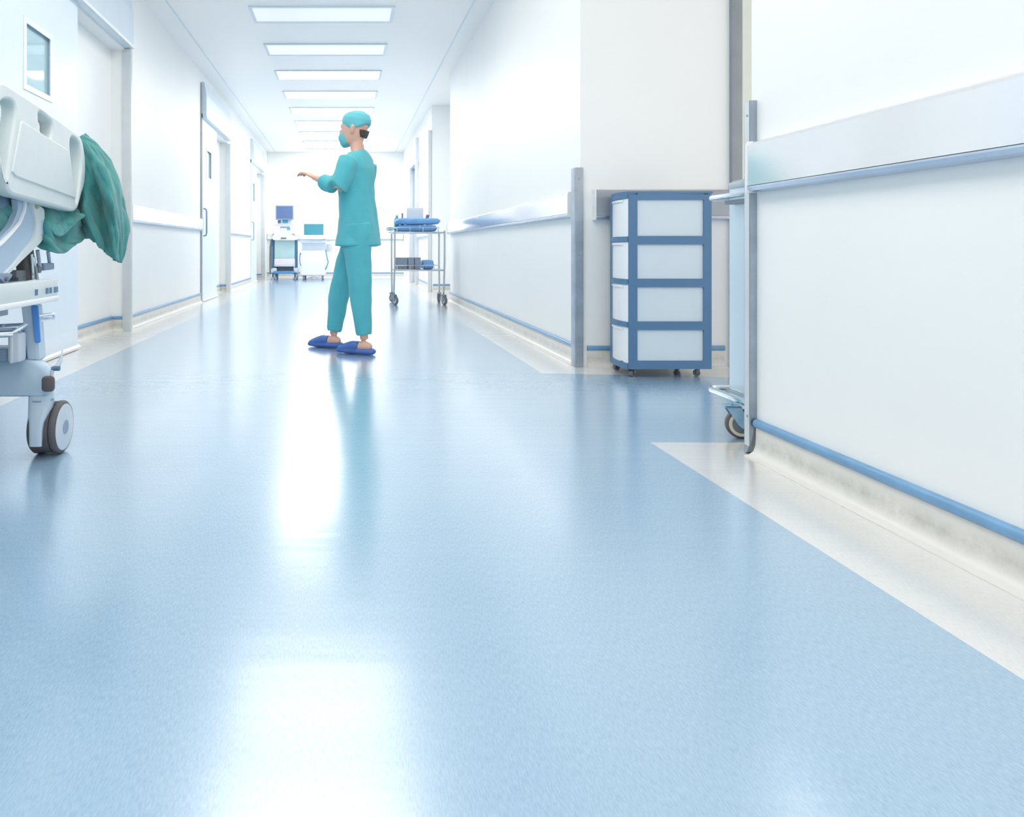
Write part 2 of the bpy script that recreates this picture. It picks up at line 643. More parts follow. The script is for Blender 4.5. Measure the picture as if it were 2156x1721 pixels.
# posts closing the niches and the recess on the right
pn = 0
for (x0, x1, y0, y1, z1) in ((-1.887, -1.812, 6.03, 6.07, 2.39), (-1.887, -1.815, 11.28, 11.34, 2.36), (-1.885, -1.815, 16.04, 16.1, 2.36),
                             (1.33, 1.385, 11.44, 11.5, 2.6), (1.32, 1.385, 13.44, 13.5, 2.38), (1.31, 1.385, 14.58, 14.64, 2.38)):
    pn += 1
    box('trim_%d' % (pn + 2), 'post', None, x0, x1, y0, y1, 0.0, z1, bev=0.004, kind='structure')
    bpy.context.view_layer.update()
# grey steel door frame at the end of the cross wall
box('trim_9', 'frame_grey', None, 2.272, 2.335, YC - 0.03, YC + 0.21, 0, 2.6, bev=0.004, kind='structure')


# ---------------------------------------------------------------- doors
def sliding_door(n, y0, y1, y2, handle):
    """leaf from y0 to y1 hung before the niche, casing over y0..y2"""
    r = bpy.data.objects.new('door_%d' % n, None)
    C.objects.link(r)
    r.location = (-1.87, (y0 + y1) / 2, 0)
    r['kind'] = 'structure'
    cs = MB()
    cs.prism([(-1.87, 2.86), (-1.87, 2.395), (-1.805, 2.395), (-1.80, 2.40), (-1.80, 2.70), (-1.83, 2.86)],
             lambda u, v: (u, y0 - (0.0 if n > 1 else 0.9), v), lambda u, v: (u, y2, v))
    cs.build('casing', 'casing', r)
    lip = MB().box(-1.80, -1.792, y0 - (0.0 if n > 1 else 0.9), y2, 2.395, 2.42)
    lip.build('casing_lip', 'white', r)
    lf = MB()
    wy0, wy1 = y0 + (y1 - y0) * 0.26, y0 + (y1 - y0) * 0.60
    wz0, wz1 = 1.63, 2.03
    # leaf with window opening, made of four boxes welded
    lf.box(-1.892, -1.852, y0, wy0, 0.03, 2.45)
    lf.box(-1.892, -1.852, wy1, y1, 0.03, 2.45)
    lf.box(-1.892, -1.852, wy0, wy1, 0.03, wz0)
    lf.box(-1.892, -1.852, wy0, wy1, wz1, 2.45)
    bmesh.ops.remove_doubles(lf.bm, verts=lf.bm.verts[:], dist=0.0005)
    leaf = lf.build('door_leaf', 'door', r)
    fr = MB()
    e = 0.022
    for (a, b, c_, d) in ((wy0 - 0.012, wy0 + e, wz0 - 0.012, wz1 + 0.012), (wy1 - e, wy1 + 0.012, wz0 - 0.012, wz1 + 0.012)):
        fr.box(-1.852, -1.846, a, b, c_, d)
    fr.box(-1.852, -1.846, wy0 + e, wy1 - e, wz1 - e, wz1 + 0.012)
    fr.box(-1.852, -1.846, wy0 + e, wy1 - e, wz0 - 0.012, wz0 + e)
    bmesh.ops.remove_doubles(fr.bm, verts=fr.bm.verts[:], dist=0.0005)
    fr.build('window_frame', 'white', leaf)
    MB().box(-1.872, -1.868, wy0, wy1, wz0, wz1).build('window_pane', 'glass', leaf)
    MB().box(-1.852, -1.849, y0 + 0.01, y1 - 0.01, 0.05, 0.14).build('kick_plate', 'door', leaf)
    MB().prism([(-1.892, 0.004), (-1.84, 0.004), (-1.836, 0.02), (-1.85, 0.032), (-1.892, 0.032)],
               lambda u, v: (u, y0, v), lambda u, v: (u, y1 + 0.02, v)).build('bottom_rail', 'white', leaf)
    if handle:
        hy = y0 + 0.07
        MB().tube([(-1.852, hy, .86), (-1.82, hy, .87), (-1.812, hy, .90), (-1.812, hy, 1.18), (-1.82, hy, 1.21), (-1.852, hy, 1.22)],
                  0.011).build('door_handle', 'hub', leaf, smooth=True)
    return r


sliding_door(1, 3.82, 4.93, 6.06, False)
sliding_door(2, 9.24, 10.26, 11.30, True)
sliding_door(3, 14.04, 14.9, 16.06, True)
# tall steel strip on the wall edge before the second door
box('trim_10', 'frame_grey', None, -1.875, -1.858, 9.19, 9.21, 0.0, 2.84, kind='structure')
# door 4 in the right wall far away
r = bpy.data.objects.new('door_4', None)
C.objects.link(r)
r.location = (1.45, 14.0, 0)
r['kind'] = 'structure'
box('door_leaf', 'door', r, 1.44, 1.475, 13.5, 14.58, 0.02, 2.36)
box('casing', 'casing', r, 1.33, 1.388, 13.5, 14.58, 2.33, 2.8)
MB().box(1.385, 1.44, 13.5, 14.58, 2.30, 2.34).build('head_rail', 'cap', r)


# ---------------------------------------------------------------- handrails and corner guards
def rail(p0, p1, nrm, z0, z1, label, d=0.045, face='rail'):
    p0, p1, nv = Vector(p0), Vector(p1), Vector(nrm)
    h = z1 - z0
    r = thing('wall_handrail', label, 'handrail', ((p0.x + p1.x) / 2, (p0.y + p1.y) / 2, z0), 'wall bumper handrails')
    prof = [(0.0, z1), (d * .55, z1), (d * .85, z1 - .006), (d, z1 - .016), (d, z0 + .021), (d * .75, z0 + .017), (0.0, z0 + .017)]
    f = lambda q: (lambda u, v: (q.x + nv.x * u, q.y + nv.y * u, v))
    MB().prism(prof, f(p0), f(p1)).build('rail_face', face, r, smooth=True, angle=30)
    low = [(0.0, z0 + .017), (d * .75, z0 + .017), (d * .98, z0 + .019), (d, z0 + .014), (d * .85, z0 + .004), (d * .5, z0), (0.0, z0)]
    MB().prism(low, f(p0), f(p1)).build('lower_edge', 'rail_edge', r, smooth=True, angle=40)
    dv = (p1 - p0).normalized()
    for q, sgn in ((p0, -1), (p1, 1)):
        a, b = q, q + dv * (0.006 * sgn)
        cap = [(0, z0 - .002), (d + .001, z0 - .002), (d + .003, z0 + .006), (d + .003, z1 - .012), (d - .004, z1 + .001), (0, z1 + .001)]
        MB().prism(cap, f(a), f(b)).build('end_cap', 'white', r)
    return r


rail((XR, 2.385), (XR, -3.5), (-1, 0), 0.888, 1.057, 'wide metal wall handrail nearest the camera, on the right wall with a teal reflection')
rail((XR, 4.31), (XR, 9.40), (-1, 0), 0.890, 1.041, 'metal wall handrail on the far right wall reflecting the blue packs')
rail((XR, 11.52), (XR, 13.40), (-1, 0), 0.890, 1.041, 'short metal wall handrail past the recess on the right, behind the instrument trolley')
rail((1.467, YC), (2.262, YC), (0, -1), 0.868, 1.045, 'grey metal wall handrail behind the blue drawer chest', d=0.05, face='rail_grey')
rail((XL, 6.14), (XL, 9.17), (1, 0), 0.925, 1.085, 'pale wall handrail on the left wall between two sliding doors', d=0.04)
rail((XL, 11.4), (XL, 13.95), (1, 0), 0.925, 1.085, 'pale wall handrail on the left wall past the second sliding door', d=0.04)
rail((XL + .02, YE), (XR - .02, YE), (0, -1), 0.90, 1.06, 'grey wall handrail across the end wall behind the machines', d=0.05)

g = thing('corner_guard', 'tall steel corner guard on the end of the near right wall', 'corner guard', (XR, 2.43, 0), 'steel corner guards')
gg = MB()
gg.prism([(2.405, 0.118), (2.405, 1.20), (2.437, 1.20), (2.437, 0.0), (2.425, 0.006), (2.413, 0.03), (2.407, 0.07)],
         lambda u, v: (XR - 0.023, u, v), lambda u, v: (XR, u, v))
gg.build('guard_plate', 'guard', g)
MB().box(XR - 0.0245, XR - 0.0231, 2.410, 2.437, 0.03, 1.199).build('guard_lit_face', 'post', g)  # pale overlay: brightness of the guard's left face put into its colour
MB().box(XR - 0.023, XR + 0.04, 2.437, 2.441, 0.0, 1.2).build('guard_return', 'guard', g)
sm = MB()
for z in (0.13, 1.15):
    sm = MB().cyl((XR - 0.0235, 2.42, z), (XR - 0.026, 2.42, z), 0.004, n=12).build('screw', 'frame_grey', g, smooth=True)
g = thing('corner_guard', 'tall steel corner guard on the wall corner left of the blue drawer chest', 'corner guard', (XR, YC, 0), 'steel corner guards')
MB().box(1.352, 1.402, YC - 0.022, YC - 0.004, 0.0, 1.176, bev=0.003).build('guard_plate', 'guard', g)
MB().box(1.352, XR, YC - 0.004, YC + 0.05, 0.0, 1.176).build('guard_return', 'guard', g)
for z in (0.12, 0.66, 1.11):
    MB().cyl((1.377, YC - 0.022, z), (1.377, YC - 0.026, z), 0.004, n=12).build('screw', 'frame_grey', g, smooth=True)


# ---------------------------------------------------------------- ceiling lights
def ceiling_light(Y, diff, label, group):
    x0, x1, d = -0.89, 0.445, 0.42
    r = thing('ceiling_light', label, 'ceiling light', ((x0 + x1) / 2, Y + d / 2, H), group)
    f = MB()
    e = 0.03
    f.box(x0 - e, x1 + e, Y - e, Y, H - 0.014, H)
    f.box(x0 - e, x1 + e, Y + d, Y + d + e, H - 0.014, H)
    f.box(x0 - e, x0, Y, Y + d, H - 0.014, H)
    f.box(x1, x1 + e, Y, Y + d, H - 0.014, H)
    bmesh.ops.remove_doubles(f.bm, verts=f.bm.verts[:], dist=0.0005)
    f.build('light_frame', 'casing', r)
    MB().box(x0, x1, Y, Y + d, H - (0.034 if Y < 6 else 0.007), H - 0.002).build('diffuser', diff, r)
    return r


words = ['nearest the camera', 'second', 'third', 'fourth', 'fifth', 'sixth', 'farthest']
Y0 = 9.22
for k in range(7):
    ceiling_light(Y0 + 1.21 * k, 'diffuser_far',
                  'long lit ceiling light panel, ' + (('nearest' if k == 0 else 'farthest' if k == 6 else words[k] + ' from the nearest') + ' of the seven bright ones'),
                  'bright ceiling lights down the corridor')
ceiling_light(8.02, 'diffuser_dim', 'dim ceiling light panel next to the first bright one', 'dim ceiling lights')
ceiling_light(6.78, 'diffuser_dim', 'dim ceiling light panel at the top edge of the picture', 'dim ceiling lights')
for Y in (5.55, 4.30, 3.05, 1.8, 0.5, -0.8, -2.1):
    ceiling_light(Y, 'diffuser', 'bright ceiling light panel overhead, mirrored as white patches on the blue floor', 'ceiling lights overhead')


# ---------------------------------------------------------------- generic casters
def swivel_caster(parent, x, y, R, w, ztop, tyre='black', disc='disc', fork='steel', ang=0.0, off=None):
    """wheel standing on the floor, fork and stem up to ztop; rotates around z by ang"""
    off = R * 0.45 if off is None else off
    ca, sa = math.cos(ang), math.sin(ang)

    def L(u, v, z):       # u along axle, v trailing
        return (x + ca * u - sa * v, y + sa * u + ca * v, z)
    c_ = thing_part('caster', parent)
    ax = (ca, sa, 0)
    cen = L(0, off, R)
    MB().lathe(cen, ax, [(-w / 2, R * .62), (-w / 2, R * .9), (-w * .3, R), (w * .3, R), (w / 2, R * .9), (w / 2, R * .62)], 28) \
        .build('tyre', tyre, c_, smooth=True)
    MB().lathe(cen, ax, [(-w * .52, 0), (-w * .52, R * .2), (-w * .42, R * .3), (-w * .42, R * .63), (w * .42, R * .63), (w * .42, R * .3), (w * .52, R * .2), (w * .52, 0)], 24) \
        .build('wheel', disc, c_, smooth=True)
    f = MB()
    for s_ in (-1, 1):
        u = s_ * (w / 2 + 0.006)
        pl = [(-R * .55, 2 * R + .012), (R * .45, 2 * R + .012), (off + R * .3, R * 1.0), (off, R * .72), (off - R * .3, R * 1.05)]
        f.prism(pl, lambda a, z, u=u: L(u - .002, a, z), lambda a, z, u=u: L(u + .002, a, z))
    a_, b_ = -R * .55, R * .45
    f.prism([(a_, 2 * R + .006), (b_, 2 * R + .006), (b_, 2 * R + .012), (a_, 2 * R + .012)],
            lambda a, z: L(-(w / 2 + .008), a, z), lambda a, z: L(w / 2 + .008, a, z))
    f.cyl((x, y, 2 * R + .008), (x, y, ztop), max(0.008, w * .28), n=14)
    f.cyl(L(-(w / 2 + .012), off, R), L(w / 2 + .012, off, R), R * .1, n=10)
    f.build('fork', fork, c_, smooth=True)
    return c_


def thing_part(name, parent):
    """a part that is itself a small mesh with sub-parts"""
    o = bpy.data.objects.new(name, None)
    C.objects.link(o)
    o.parent = parent
    o.empty_display_size = 0.03
    return o


# ---------------------------------------------------------------- blue drawer chest
XA, XBc, ya, yb = 1.525, 1.985, 3.86, 4.13
chest = thing('drawer_chest', 'blue plastic four-drawer chest on casters standing against the cross wall', 'drawer chest', ((XA + XBc) / 2, 4.0, 0))
zb, zt = 0.045, 1.003
lev = [zb, 0.283, 0.515, 0.747, 0.975]         # lines between the drawers
fr = MB()
pil = 0.035
# four corner pillars and horizontal bands
for (x0, x1, y0, y1) in ((XA + .010, XA + .058, ya, ya + pil), (XBc - .042, XBc, ya, ya + pil), (XA + .010, XA + .045, yb - pil, yb), (XBc - .042, XBc, yb - pil, yb)):
    fr.box(x0, x1, y0, y1, zb, zt - 0.01)
for i, z in enumerate(lev):
    h0, h1 = (z, z + 0.045) if i == 0 else ((z - 0.026, z + 0.020) if i < 4 else (z - 0.012, zt))
    fr.box(XA + .058, XBc - .042, ya, ya + .03, h0, h1)
    fr.box(XA + .045, XBc - .042, yb - .03, yb, h0, h1)
    fr.box(XBc - .03, XBc, ya + pil, yb - pil, h0, h1)
fr.box(XA + .02, XBc - .03, ya + .03, yb - .03, zb, zb + 0.02)
bmesh.ops.remove_doubles(fr.bm, verts=fr.bm.verts[:], dist=0.0003)
fr.build('frame', 'chest_blue', chest)


def bow(z0, z1, b, x_in=XA + .05, out=0.0):
    """bowed outline seen from above, between ya and yb, bulging to -X"""
    pts = []
    for i in range(13):
        t_ = i / 12.0
        pts.append((XA + .008 - out - b * (1 - (2 * t_ - 1) ** 2) + 0.012 * t_, ya + .004 + (yb - ya - .008) * t_))
    pts += [(x_in, yb - .006), (x_in, ya + .006)]
    return pts


tp = MB()
tp.prism(bow(0, 0, .02, out=.006)[:13] + [(XBc + .004, yb), (XBc + .004, ya - .004)], lambda u, v: (u, v, zt - .006), lambda u, v: (u, v, zt + .006))
tp.build('top', 'chest_blue', chest)
for i, z in enumerate(lev):
    h0, h1 = (z, z + 0.03) if i == 0 else ((z - 0.012, z + 0.016) if i < 4 else (z - 0.004, zt - .006))
    MB().prism(bow(0, 0, .02, out=.005), lambda u, v, h=h0: (u, v, h), lambda u, v, h=h1: (u, v, h)).build('front_band', 'chest_blue', chest, smooth=True)
for i in range(4):
    z0 = lev[i] + (0.03 if i == 0 else 0.016)
    z1 = lev[i + 1] - (0.012 if i < 3 else 0.004)
    d = MB().prism(bow(0, 0, .018), lambda u, v, h=z0 + .001: (u, v, h), lambda u, v, h=z1 - .001: (u, v, h)).build('drawer', 'frost_front', chest, smooth=True)
    # finger lip under the drawer's upper edge
    MB().prism(bow(0, 0, .021, out=.004)[2:11] + [(XA + .02, yb - .05), (XA + .02, ya + .05)], lambda u, v, h=z1 - .016: (u, v, h), lambda u, v, h=z1 - .006: (u, v, h)) \
        .build('finger_lip', 'white', d, smooth=True)
    h0 = lev[i] + (0.045 if i == 0 else 0.020)
    h1 = lev[i + 1] - (0.026 if i < 3 else 0.012)
    sp = MB().box(XA + .056, XBc - .040, ya + .010, ya + .016, h0 - .004, h1 + .004).build('side_panel', 'frost', chest)
    MB().box(XA + .066, XBc - .05, ya + .0165, yb - .04, h0, h1 - .035).build('drawer_tub', 'frost', chest)
for (x, y, a) in ((XA + .045, ya + .035, 2.3), (XBc - .055, ya + .035, 1.2), (XA + .04, yb - .035, 1.9), (XBc - .075, yb - .04, .4)):
    swivel_caster(chest, x, y, 0.0185, 0.022, zb + .004, tyre='dark', disc='black', fork='dark', ang=a, off=0.008)
MB().box(XA - .004, XA + .012, ya + .05, ya + .075, zb + .028, zb + .036).build('latch', 'machine_blue', chest)

# ---------------------------------------------------------------- steel trolley behind the wall end
st = thing('steel_trolley', 'stainless steel cabinet trolley half hidden behind the near right wall', 'trolley', (1.75, 2.65, 0))
bx0, bx1, by0, by1 = 1.497, 2.05, 2.47, 2.80


def rrect(x0, x1, y0, y1, r, n=5):
    pts = []
    for (cx, cy, a0) in ((x1 - r, y1 - r, 0), (x0 + r, y1 - r, PI / 2), (x0 + r, y0 + r, PI), (x1 - r, y0 + r, 1.5 * PI)):
        for i in range(n + 1):
            a = a0 + PI / 2 * i / n
            pts.append((cx + r * math.cos(a), cy + r * math.sin(a)))
    return pts


M['trolley_steel'] = mat('satin_steel_panel', srgb(208, 224, 234), 0.35, 0.55, noise_amt=0.03, noise_scale=3, stretch=(1, 1, .2))
MB().prism(rrect(bx0, bx1, by0, by1, .03), lambda u, v: (u, v, 0.152), lambda u, v: (u, v, 0.93)).build('cabinet_body', 'trolley_steel', st, smooth=True)
MB().loft([[(u, v, z) for (u, v) in rrect(bx0 - o_, bx1 + o_, by0 - o_, by1 + o_, .035)] for (o_, z) in ((.002, .93), (.004, .935), (.004, .952), (-.01, .962), (-.03, .964))]) \
    .build('cabinet_top', 'steel', st, smooth=True, angle=30)
hp = [(u, v, 0.897) for (u, v) in rrect(bx0 - .055, bx0 + .06, by0 - .005, by1 + .03, .035)]
MB().tube(hp, 0.011, closed=True).build('push_handle', 'chrome', st, smooth=True)
MB().prism(rrect(bx0 - .042, bx0 + .04, by0, by1 - .05, .02), lambda u, v: (u, v, 0.868), lambda u, v: (u, v, 0.882)).build('handle_bracket', 'steel_dull', st)
bp_ = [(u, v, 0.142) for (u, v) in rrect(bx0 - .052, bx1 + .05, by0 - .03, by1 + .045, .04)]
MB().tube(bp_, 0.012, closed=True).build('bumper_bar', 'chrome', st, smooth=True)
MB().prism(rrect(bx0 - .012, bx1 + .01, by0 - .01, by1 + .01, .03), lambda u, v: (u, v, 0.128), lambda u, v: (u, v, 0.151)).build('chassis', 'steel', st)
for (x, y) in ((1.424, by1 - .17), (bx1 - .06, by1 - .06), (bx0 + .06, by0 + .03), (bx1 - .06, by0 + .04)):
    cc = swivel_caster(st, x, y, 0.054, 0.024, 0.130, tyre='black', disc='dark', fork='fork_blue', ang=PI / 2 - .18, off=-.034)
    ca_, sa_ = math.cos(PI / 2 - .18), math.sin(PI / 2 - .18)
    wc = Vector((x + sa_ * .034, y - ca_ * .034, .054))
    MB().lathe(wc, (ca_, sa_, 0), [(-.0125, .034), (-.0128, .045), (-.010, .046), (.010, .046), (.0128, .045), (.0125, .034)], 32).build('tread_ring', 'tyre_cream', cc, smooth=True)

# ---------------------------------------------------------------- instrument trolley in the corridor
ct = thing('instrument_trolley', 'two-tier chrome instrument trolley on swivel casters carrying blue packs', 'trolley', (0.92, 9.0, 0))
cx0, cx1, cy0, cy1 = 0.61, 1.225, 8.79, 9.24
zt1, zt2 = 0.905, 0.437
for (x, y, s_) in ((cx0, cy0, 1), (cx1, cy0, -1), (cx0 - .01, cy1, 1), (cx1 - .01, cy1, -1)):
    MB().tube([(x, y, zt1 + .012), (x - s_ * .0, y, .5), (x - .012 * (1 if y == cy0 else -.4), y, 0.155)], 0.011, n=12).build('leg', 'steel', ct, smooth=True)
for z in (zt1, zt2):
    s1 = MB()
    s1.box(cx0 - .005, cx1 + .005, cy0 - .005, cy1 + .005, z - .018, z, bev=.003)
    s1.build('shelf', 'steel', ct, smooth=True)
    gr = MB()
    pts = [(u, v, z + .052) for (u, v) in rrect(cx0 + .012, cx1 - .06, cy0 + .004, cy1 - .01, .02, 3)]
    gr.tube(pts, 0.0045, n=8, closed=True)
    for x in (cx0 + .03, cx0 + .19, cx0 + .35, cx1 - .075):
        for y in (cy0 + .004, cy1 - .01):
            gr.cyl((x, y, z - .002), (x, y, z + .052), 0.0045, n=8)
    gr.build('gallery_rail', 'chrome', ct, smooth=True)
for y in (cy0, cy1):
    pass
MB().tube([(cx0 - .004, cy0 + .04, zt1 - .012), (cx0 - .05, cy0 + .04, zt1 + .0), (cx0 - .055, cy0 + .08, zt1 + .006), (cx0 - .055, cy1 - .08, zt1 + .006),
           (cx0 - .05, cy1 - .04, zt1), (cx0 - .004, cy1 - .04, zt1 - .012)], .008).build('push_handle', 'chrome', ct, smooth=True)
for (x, y, a) in ((cx0 - .01, cy0, 0.6), (cx1 - .012, cy0, 0.35), (cx0 - .006, cy1, 0.9), (cx1 - .006, cy1, -0.3)):
    swivel_caster(ct, x, y, 0.058, 0.03, 0.16, tyre='dark', disc='grey_light', fork='steel_dull', ang=a, off=-.02)


def pack(x0, x1, y0, y1, z0, z1, seed, squash=1.0):
    """a cloth-wrapped pack: pillow shaped, with soft folds"""
    nx, ny = 26, 16
    rings_t, P = [], []
    mb = MB()

    def pt(i, j, top):
        u, v = i / nx * 2 - 1, j / ny * 2 - 1
        e = (1 - abs(u) ** 5) * (1 - abs(v) ** 5)
        hh = (z1 - z0) * (0.5 + 0.5 * e ** 0.25) if e > 0 else (z1 - z0) * .5
        x = (x0 + x1) / 2 + (x1 - x0) / 2 * u
        y = (y0 + y1) / 2 + (y1 - y0) / 2 * v
        n_ = noise.noise(Vector((x * 9, y * 9, seed))) * 0.008
        mid = z0 + (z1 - z0) * .5
        if top:
            z = mid + (hh - (z1 - z0) * .5) + n_ * (1 if e > .02 else 0)
        else:
            z = mid - (hh - (z1 - z0) * .5)
        k = 0.012 * noise.noise(Vector((u * 3, v * 3, seed + 5)))
        return (x + k, y, z)
    T = [[mb.bm.verts.new(pt(i, j, True)) for j in range(ny + 1)] for i in range(nx + 1)]
    B = [[mb.bm.verts.new(pt(i, j, False)) for j in range(ny + 1)] for i in range(nx + 1)]
    for i in range(nx):
        for j in range(ny):
            mb.bm.faces.new((T[i][j], T[i + 1][j], T[i + 1][j + 1], T[i][j + 1]))
            mb.bm.faces.new((B[i][j], B[i][j + 1], B[i + 1][j + 1], B[i + 1][j]))
    bmesh.ops.remove_doubles(mb.bm, verts=mb.bm.verts[:], dist=0.0005)
    return mb


p = pack(cx0 + .035, cx1 - .085, cy0 + .03, cy1 - .130, zt1 + .002, zt1 + .084, 1.0).build('wrapped_pack', 'pack', None, smooth=True, angle=70)
tag(p, 'blue wrapped surgical pack lying on the trolley top shelf, under another', 'surgical pack', 'blue wrapped packs')
MB().prism([(.93, .0), (.955, .0), (.948, -.035), (.937, -.035)], lambda u, v: (u - .02, cy0 + .027, zt1 + .075 + v), lambda u, v: (u - .02, cy0 + .0285, zt1 + .075 + v)).build('tape_tab', 'tape', p)
p = pack(cx0 + .01, cx1 - .04, cy0 + .02, cy1 - .13, zt1 + .092, zt1 + .172, 4.0).build('wrapped_pack', 'pack', None, smooth=True, angle=70)
tag(p, 'blue wrapped surgical pack on top of the stack on the trolley', 'surgical pack', 'blue wrapped packs')
p = pack(cx0 + .355, cx1 - .12, cy0 + .05, cy1 - .06, zt2 + .002, zt2 + .118, 8.0).build('wrapped_pack', 'pack', None, smooth=True, angle=70)
tag(p, 'blue wrapped surgical pack on the lower trolley shelf beside grey boxes', 'surgical pack', 'blue wrapped packs')
nm = ['leftmost of four on the lower trolley shelf', 'second from the left on the lower trolley shelf', 'third from the left on the lower trolley shelf',
      'rightmost of four, next to the pack on the lower trolley shelf']
for k in range(4):
    x = cx0 + .005 + k * .082 + (.0 if k else .012)
    b = thing('supply_box', 'upright dark grey box, ' + nm[k], 'box', (x + .035, cy0 + .1, zt2), 'grey boxes on the lower shelf')
    MB().box(x, x + .074, cy0 + .04, cy0 + .2, zt2 + .001, zt2 + .148, bev=.003).build('carton', 'greybox', b, smooth=True)
    MB().box(x + .012, x + .062, cy0 + .037, cy0 + .0398, zt2 + .06, zt2 + .12).build('paper_label', 'hub', b)
b = thing('white_box', 'pale grey square box standing behind the blue packs on the trolley', 'box', (.905, 9.17, zt1))
MB().box(.79, 1.01, cy1 - .044, cy1 - .018, zt1 + .002, 1.225, bev=.008).build('case', 'white', b, smooth=True)
MB().box(.815, .985, cy1 - .0465, cy1 - .0442, 1.03, 1.20).build('front_plate', 'white', b)
b = MB().lathe((.664, 9.18, zt1 + .002 - .0), (0, 0, 1), [(0.001, 0), (0.001, .03), (.006, .036), (.15, .036), (.18, .026), (.19, .016), (.215, .016), (.215, 0)], 24)
b = b.build('bottle', 'teal_bottle', None, smooth=True)
tag(b, 'teal bottle standing at the left back corner of the trolley top shelf', 'bottle')
MB().lathe((.664, 9.18, zt1 + .002 - .0 + .205), (0, 0, 1), [(0.0, 0), (0.0, .019), (.022, .019), (.024, 0)], 20).build('bottle_cap', 'white', b, smooth=True)
b = MB().lathe((.735, 9.185, zt1 + .002), (0, 0, 1), [(0.001, 0), (0.001, .02), (.004, .024), (.16, .024), (.20, .010), (.225, .010), (.225, 0)], 20)
b = b.build('spray_bottle', 'teal_bottle', None, smooth=True)
tag(b, 'small teal bottle with a red cap beside the larger teal bottle', 'bottle')
MB().lathe((.735, 9.185, zt1 + .227), (0, 0, 1), [(0.0, 0), (0.0, .012), (.018, .012), (.02, 0)], 16).build('bottle_cap', 'red', b, smooth=True)
b = MB().hexa([(1.03, 9.16, 1.085), (1.068, 9.16, 1.078), (1.068, 9.185, 1.078), (1.03, 9.185, 1.085), (1.045, 9.16, 1.135), (1.085, 9.16, 1.125), (1.085, 9.185, 1.125), (1.045, 9.185, 1.135)], bev=.002)
b.cyl((1.055, 9.172, 1.082), (1.05, 9.172, zt1 + .002), .006, n=10)
b = b.build('clip_meter', 'dark', None, smooth=True)
tag(b, 'small dark tilted meter on a thin stem behind the blue packs', 'meter')
# cables coiled at the trolley's handle
cb = MB()
for k in range(5):
    pts = [(cx0 - .03 - .012 * k + .02 * math.cos(a), cy0 + .03 + .01 * k, zt1 + .035 + .018 * math.sin(a)) for a in [i * 2 * PI / 12 for i in range(12)]]
    cb.tube(pts, .004, n=6, closed=True)
cb = cb.build('coiled_lead', 'teal_bottle', None, smooth=True)
tag(cb, 'teal lead coiled over the left end of the trolley', 'cable')

# ---------------------------------------------------------------- ultrasound machine at the corridor end
U = 15.85
us = thing('ultrasound_machine', 'wheeled medical imaging machine with dark screen and keyboard console', 'medical machine', (-1.36, U + .2, 0))


def P2(x, y, Y):
    return px(x, y, Y)


def bpx(name, m, par, x0, x1, y0, y1, Y, d, bev=0.0):
    """box read off pixels x0..x1, y0(top)..y1(bottom) with its front at Y and depth d"""
    a, b_ = px(x0, y1, Y), px(x1, y0, Y)
    return MB().box(a.x, b_.x, Y, Y + d, max(a.z, 0.001), b_.z, bev=bev).build(name, m, par, smooth=bev > 0)


mon = bpx('monitor', 'hub', us, 580, 618, 432.5, 463, U + .05, .05, .006)
bpx('screen', 'screen_navy', mon, 582.5, 616, 434.5, 460.5, U + .047, .002)
bpx('monitor_stand', 'grey_light', us, 584, 614, 463, 472, U + .12, .08, .01)
bpx('stand_knob', 'mark', us, 585, 591, 464, 470.5, U + .115, .01, .002)
bpx('stand_hub', 'screen_teal', us, 595, 606, 463, 470, U + .1, .03, .003)
a0, a1 = px(579, 475, U + .2), px(617, 475, U + .2)
b0, b1 = px(576, 490, U - .05), px(622, 490, U - .05)
MB().hexa([(b0.x, U - .05, b0.z - .06), (b1.x, U - .05, b0.z - .06), (a1.x, U + .25, a0.z - .12), (a0.x, U + .25, a0.z - .12),
           (b0.x, U - .05, b0.z), (b1.x, U - .05, b0.z), (a1.x, U + .25, a0.z), (a0.x, U + .25, a0.z)], bev=.01).build('upper_console', 'white', us, smooth=True)
sl = (a0.z - b0.z) / .30


def cons(u0, u1, v0, v1, lift=.003):
    xs = lambda u, v: b0.x + (b1.x - b0.x) * u * (1 - v) + ((a1.x - a0.x) * u + (a0.x - b0.x)) * v + 0.0
    f_ = lambda u, v, l: (xs(u, v), U - .05 + .30 * v, b0.z + (a0.z - b0.z) * v + l)
    return [f_(u0, v0, -.002), f_(u1, v0, -.002), f_(u1, v1, -.002), f_(u0, v1, -.002), f_(u0, v0, lift), f_(u1, v0, lift), f_(u1, v1, lift), f_(u0, v1, lift)]


MB().hexa(cons(.28, .80, .3, .85)).build('touch_panel', 'screen_blue', us)
MB().hexa(cons(.30, .62, .34, .6, .005)).build('panel_keys', 'white', us)
bpx('upper_handle', 'grey_light', us, 577, 619, 473, 475, U + .3, .02, .004)
# keyboard deck
k0, k1 = px(573, 503, U - .3), px(625, 503, U - .3)
MB().hexa([(k0.x + .02, U - .3, k0.z - .03), (k1.x - .02, U - .3, k0.z - .03), (k1.x, U + .1, k0.z - .02), (k0.x, U + .1, k0.z - .02),
           (k0.x, U - .3, k0.z + .015), (k1.x, U - .3, k0.z + .015), (k1.x, U + .1, k0.z + .14), (k0.x, U + .1, k0.z + .14)], bev=.012).build('keyboard_deck', 'white', us, smooth=True)
ky = MB()
for i in range(12):
    for j in range(3):
        x = k0.x + .11 + i * (k1.x - k0.x - .22) / 12
        y = U - .22 + j * .08
        z = k0.z + .015 + .125 * (y - (U - .3)) / .4
        ky.hexa([(x, y, z - .003), (x + .022, y, z - .003), (x + .022, y + .05, z + .013), (x, y + .05, z + .013),
                 (x, y, z + .008), (x + .022, y, z + .008), (x + .022, y + .05, z + .024), (x, y + .05, z + .024)])
ky = ky.build('keys', 'grey_light', us)
ky['kind'] = 'stuff'
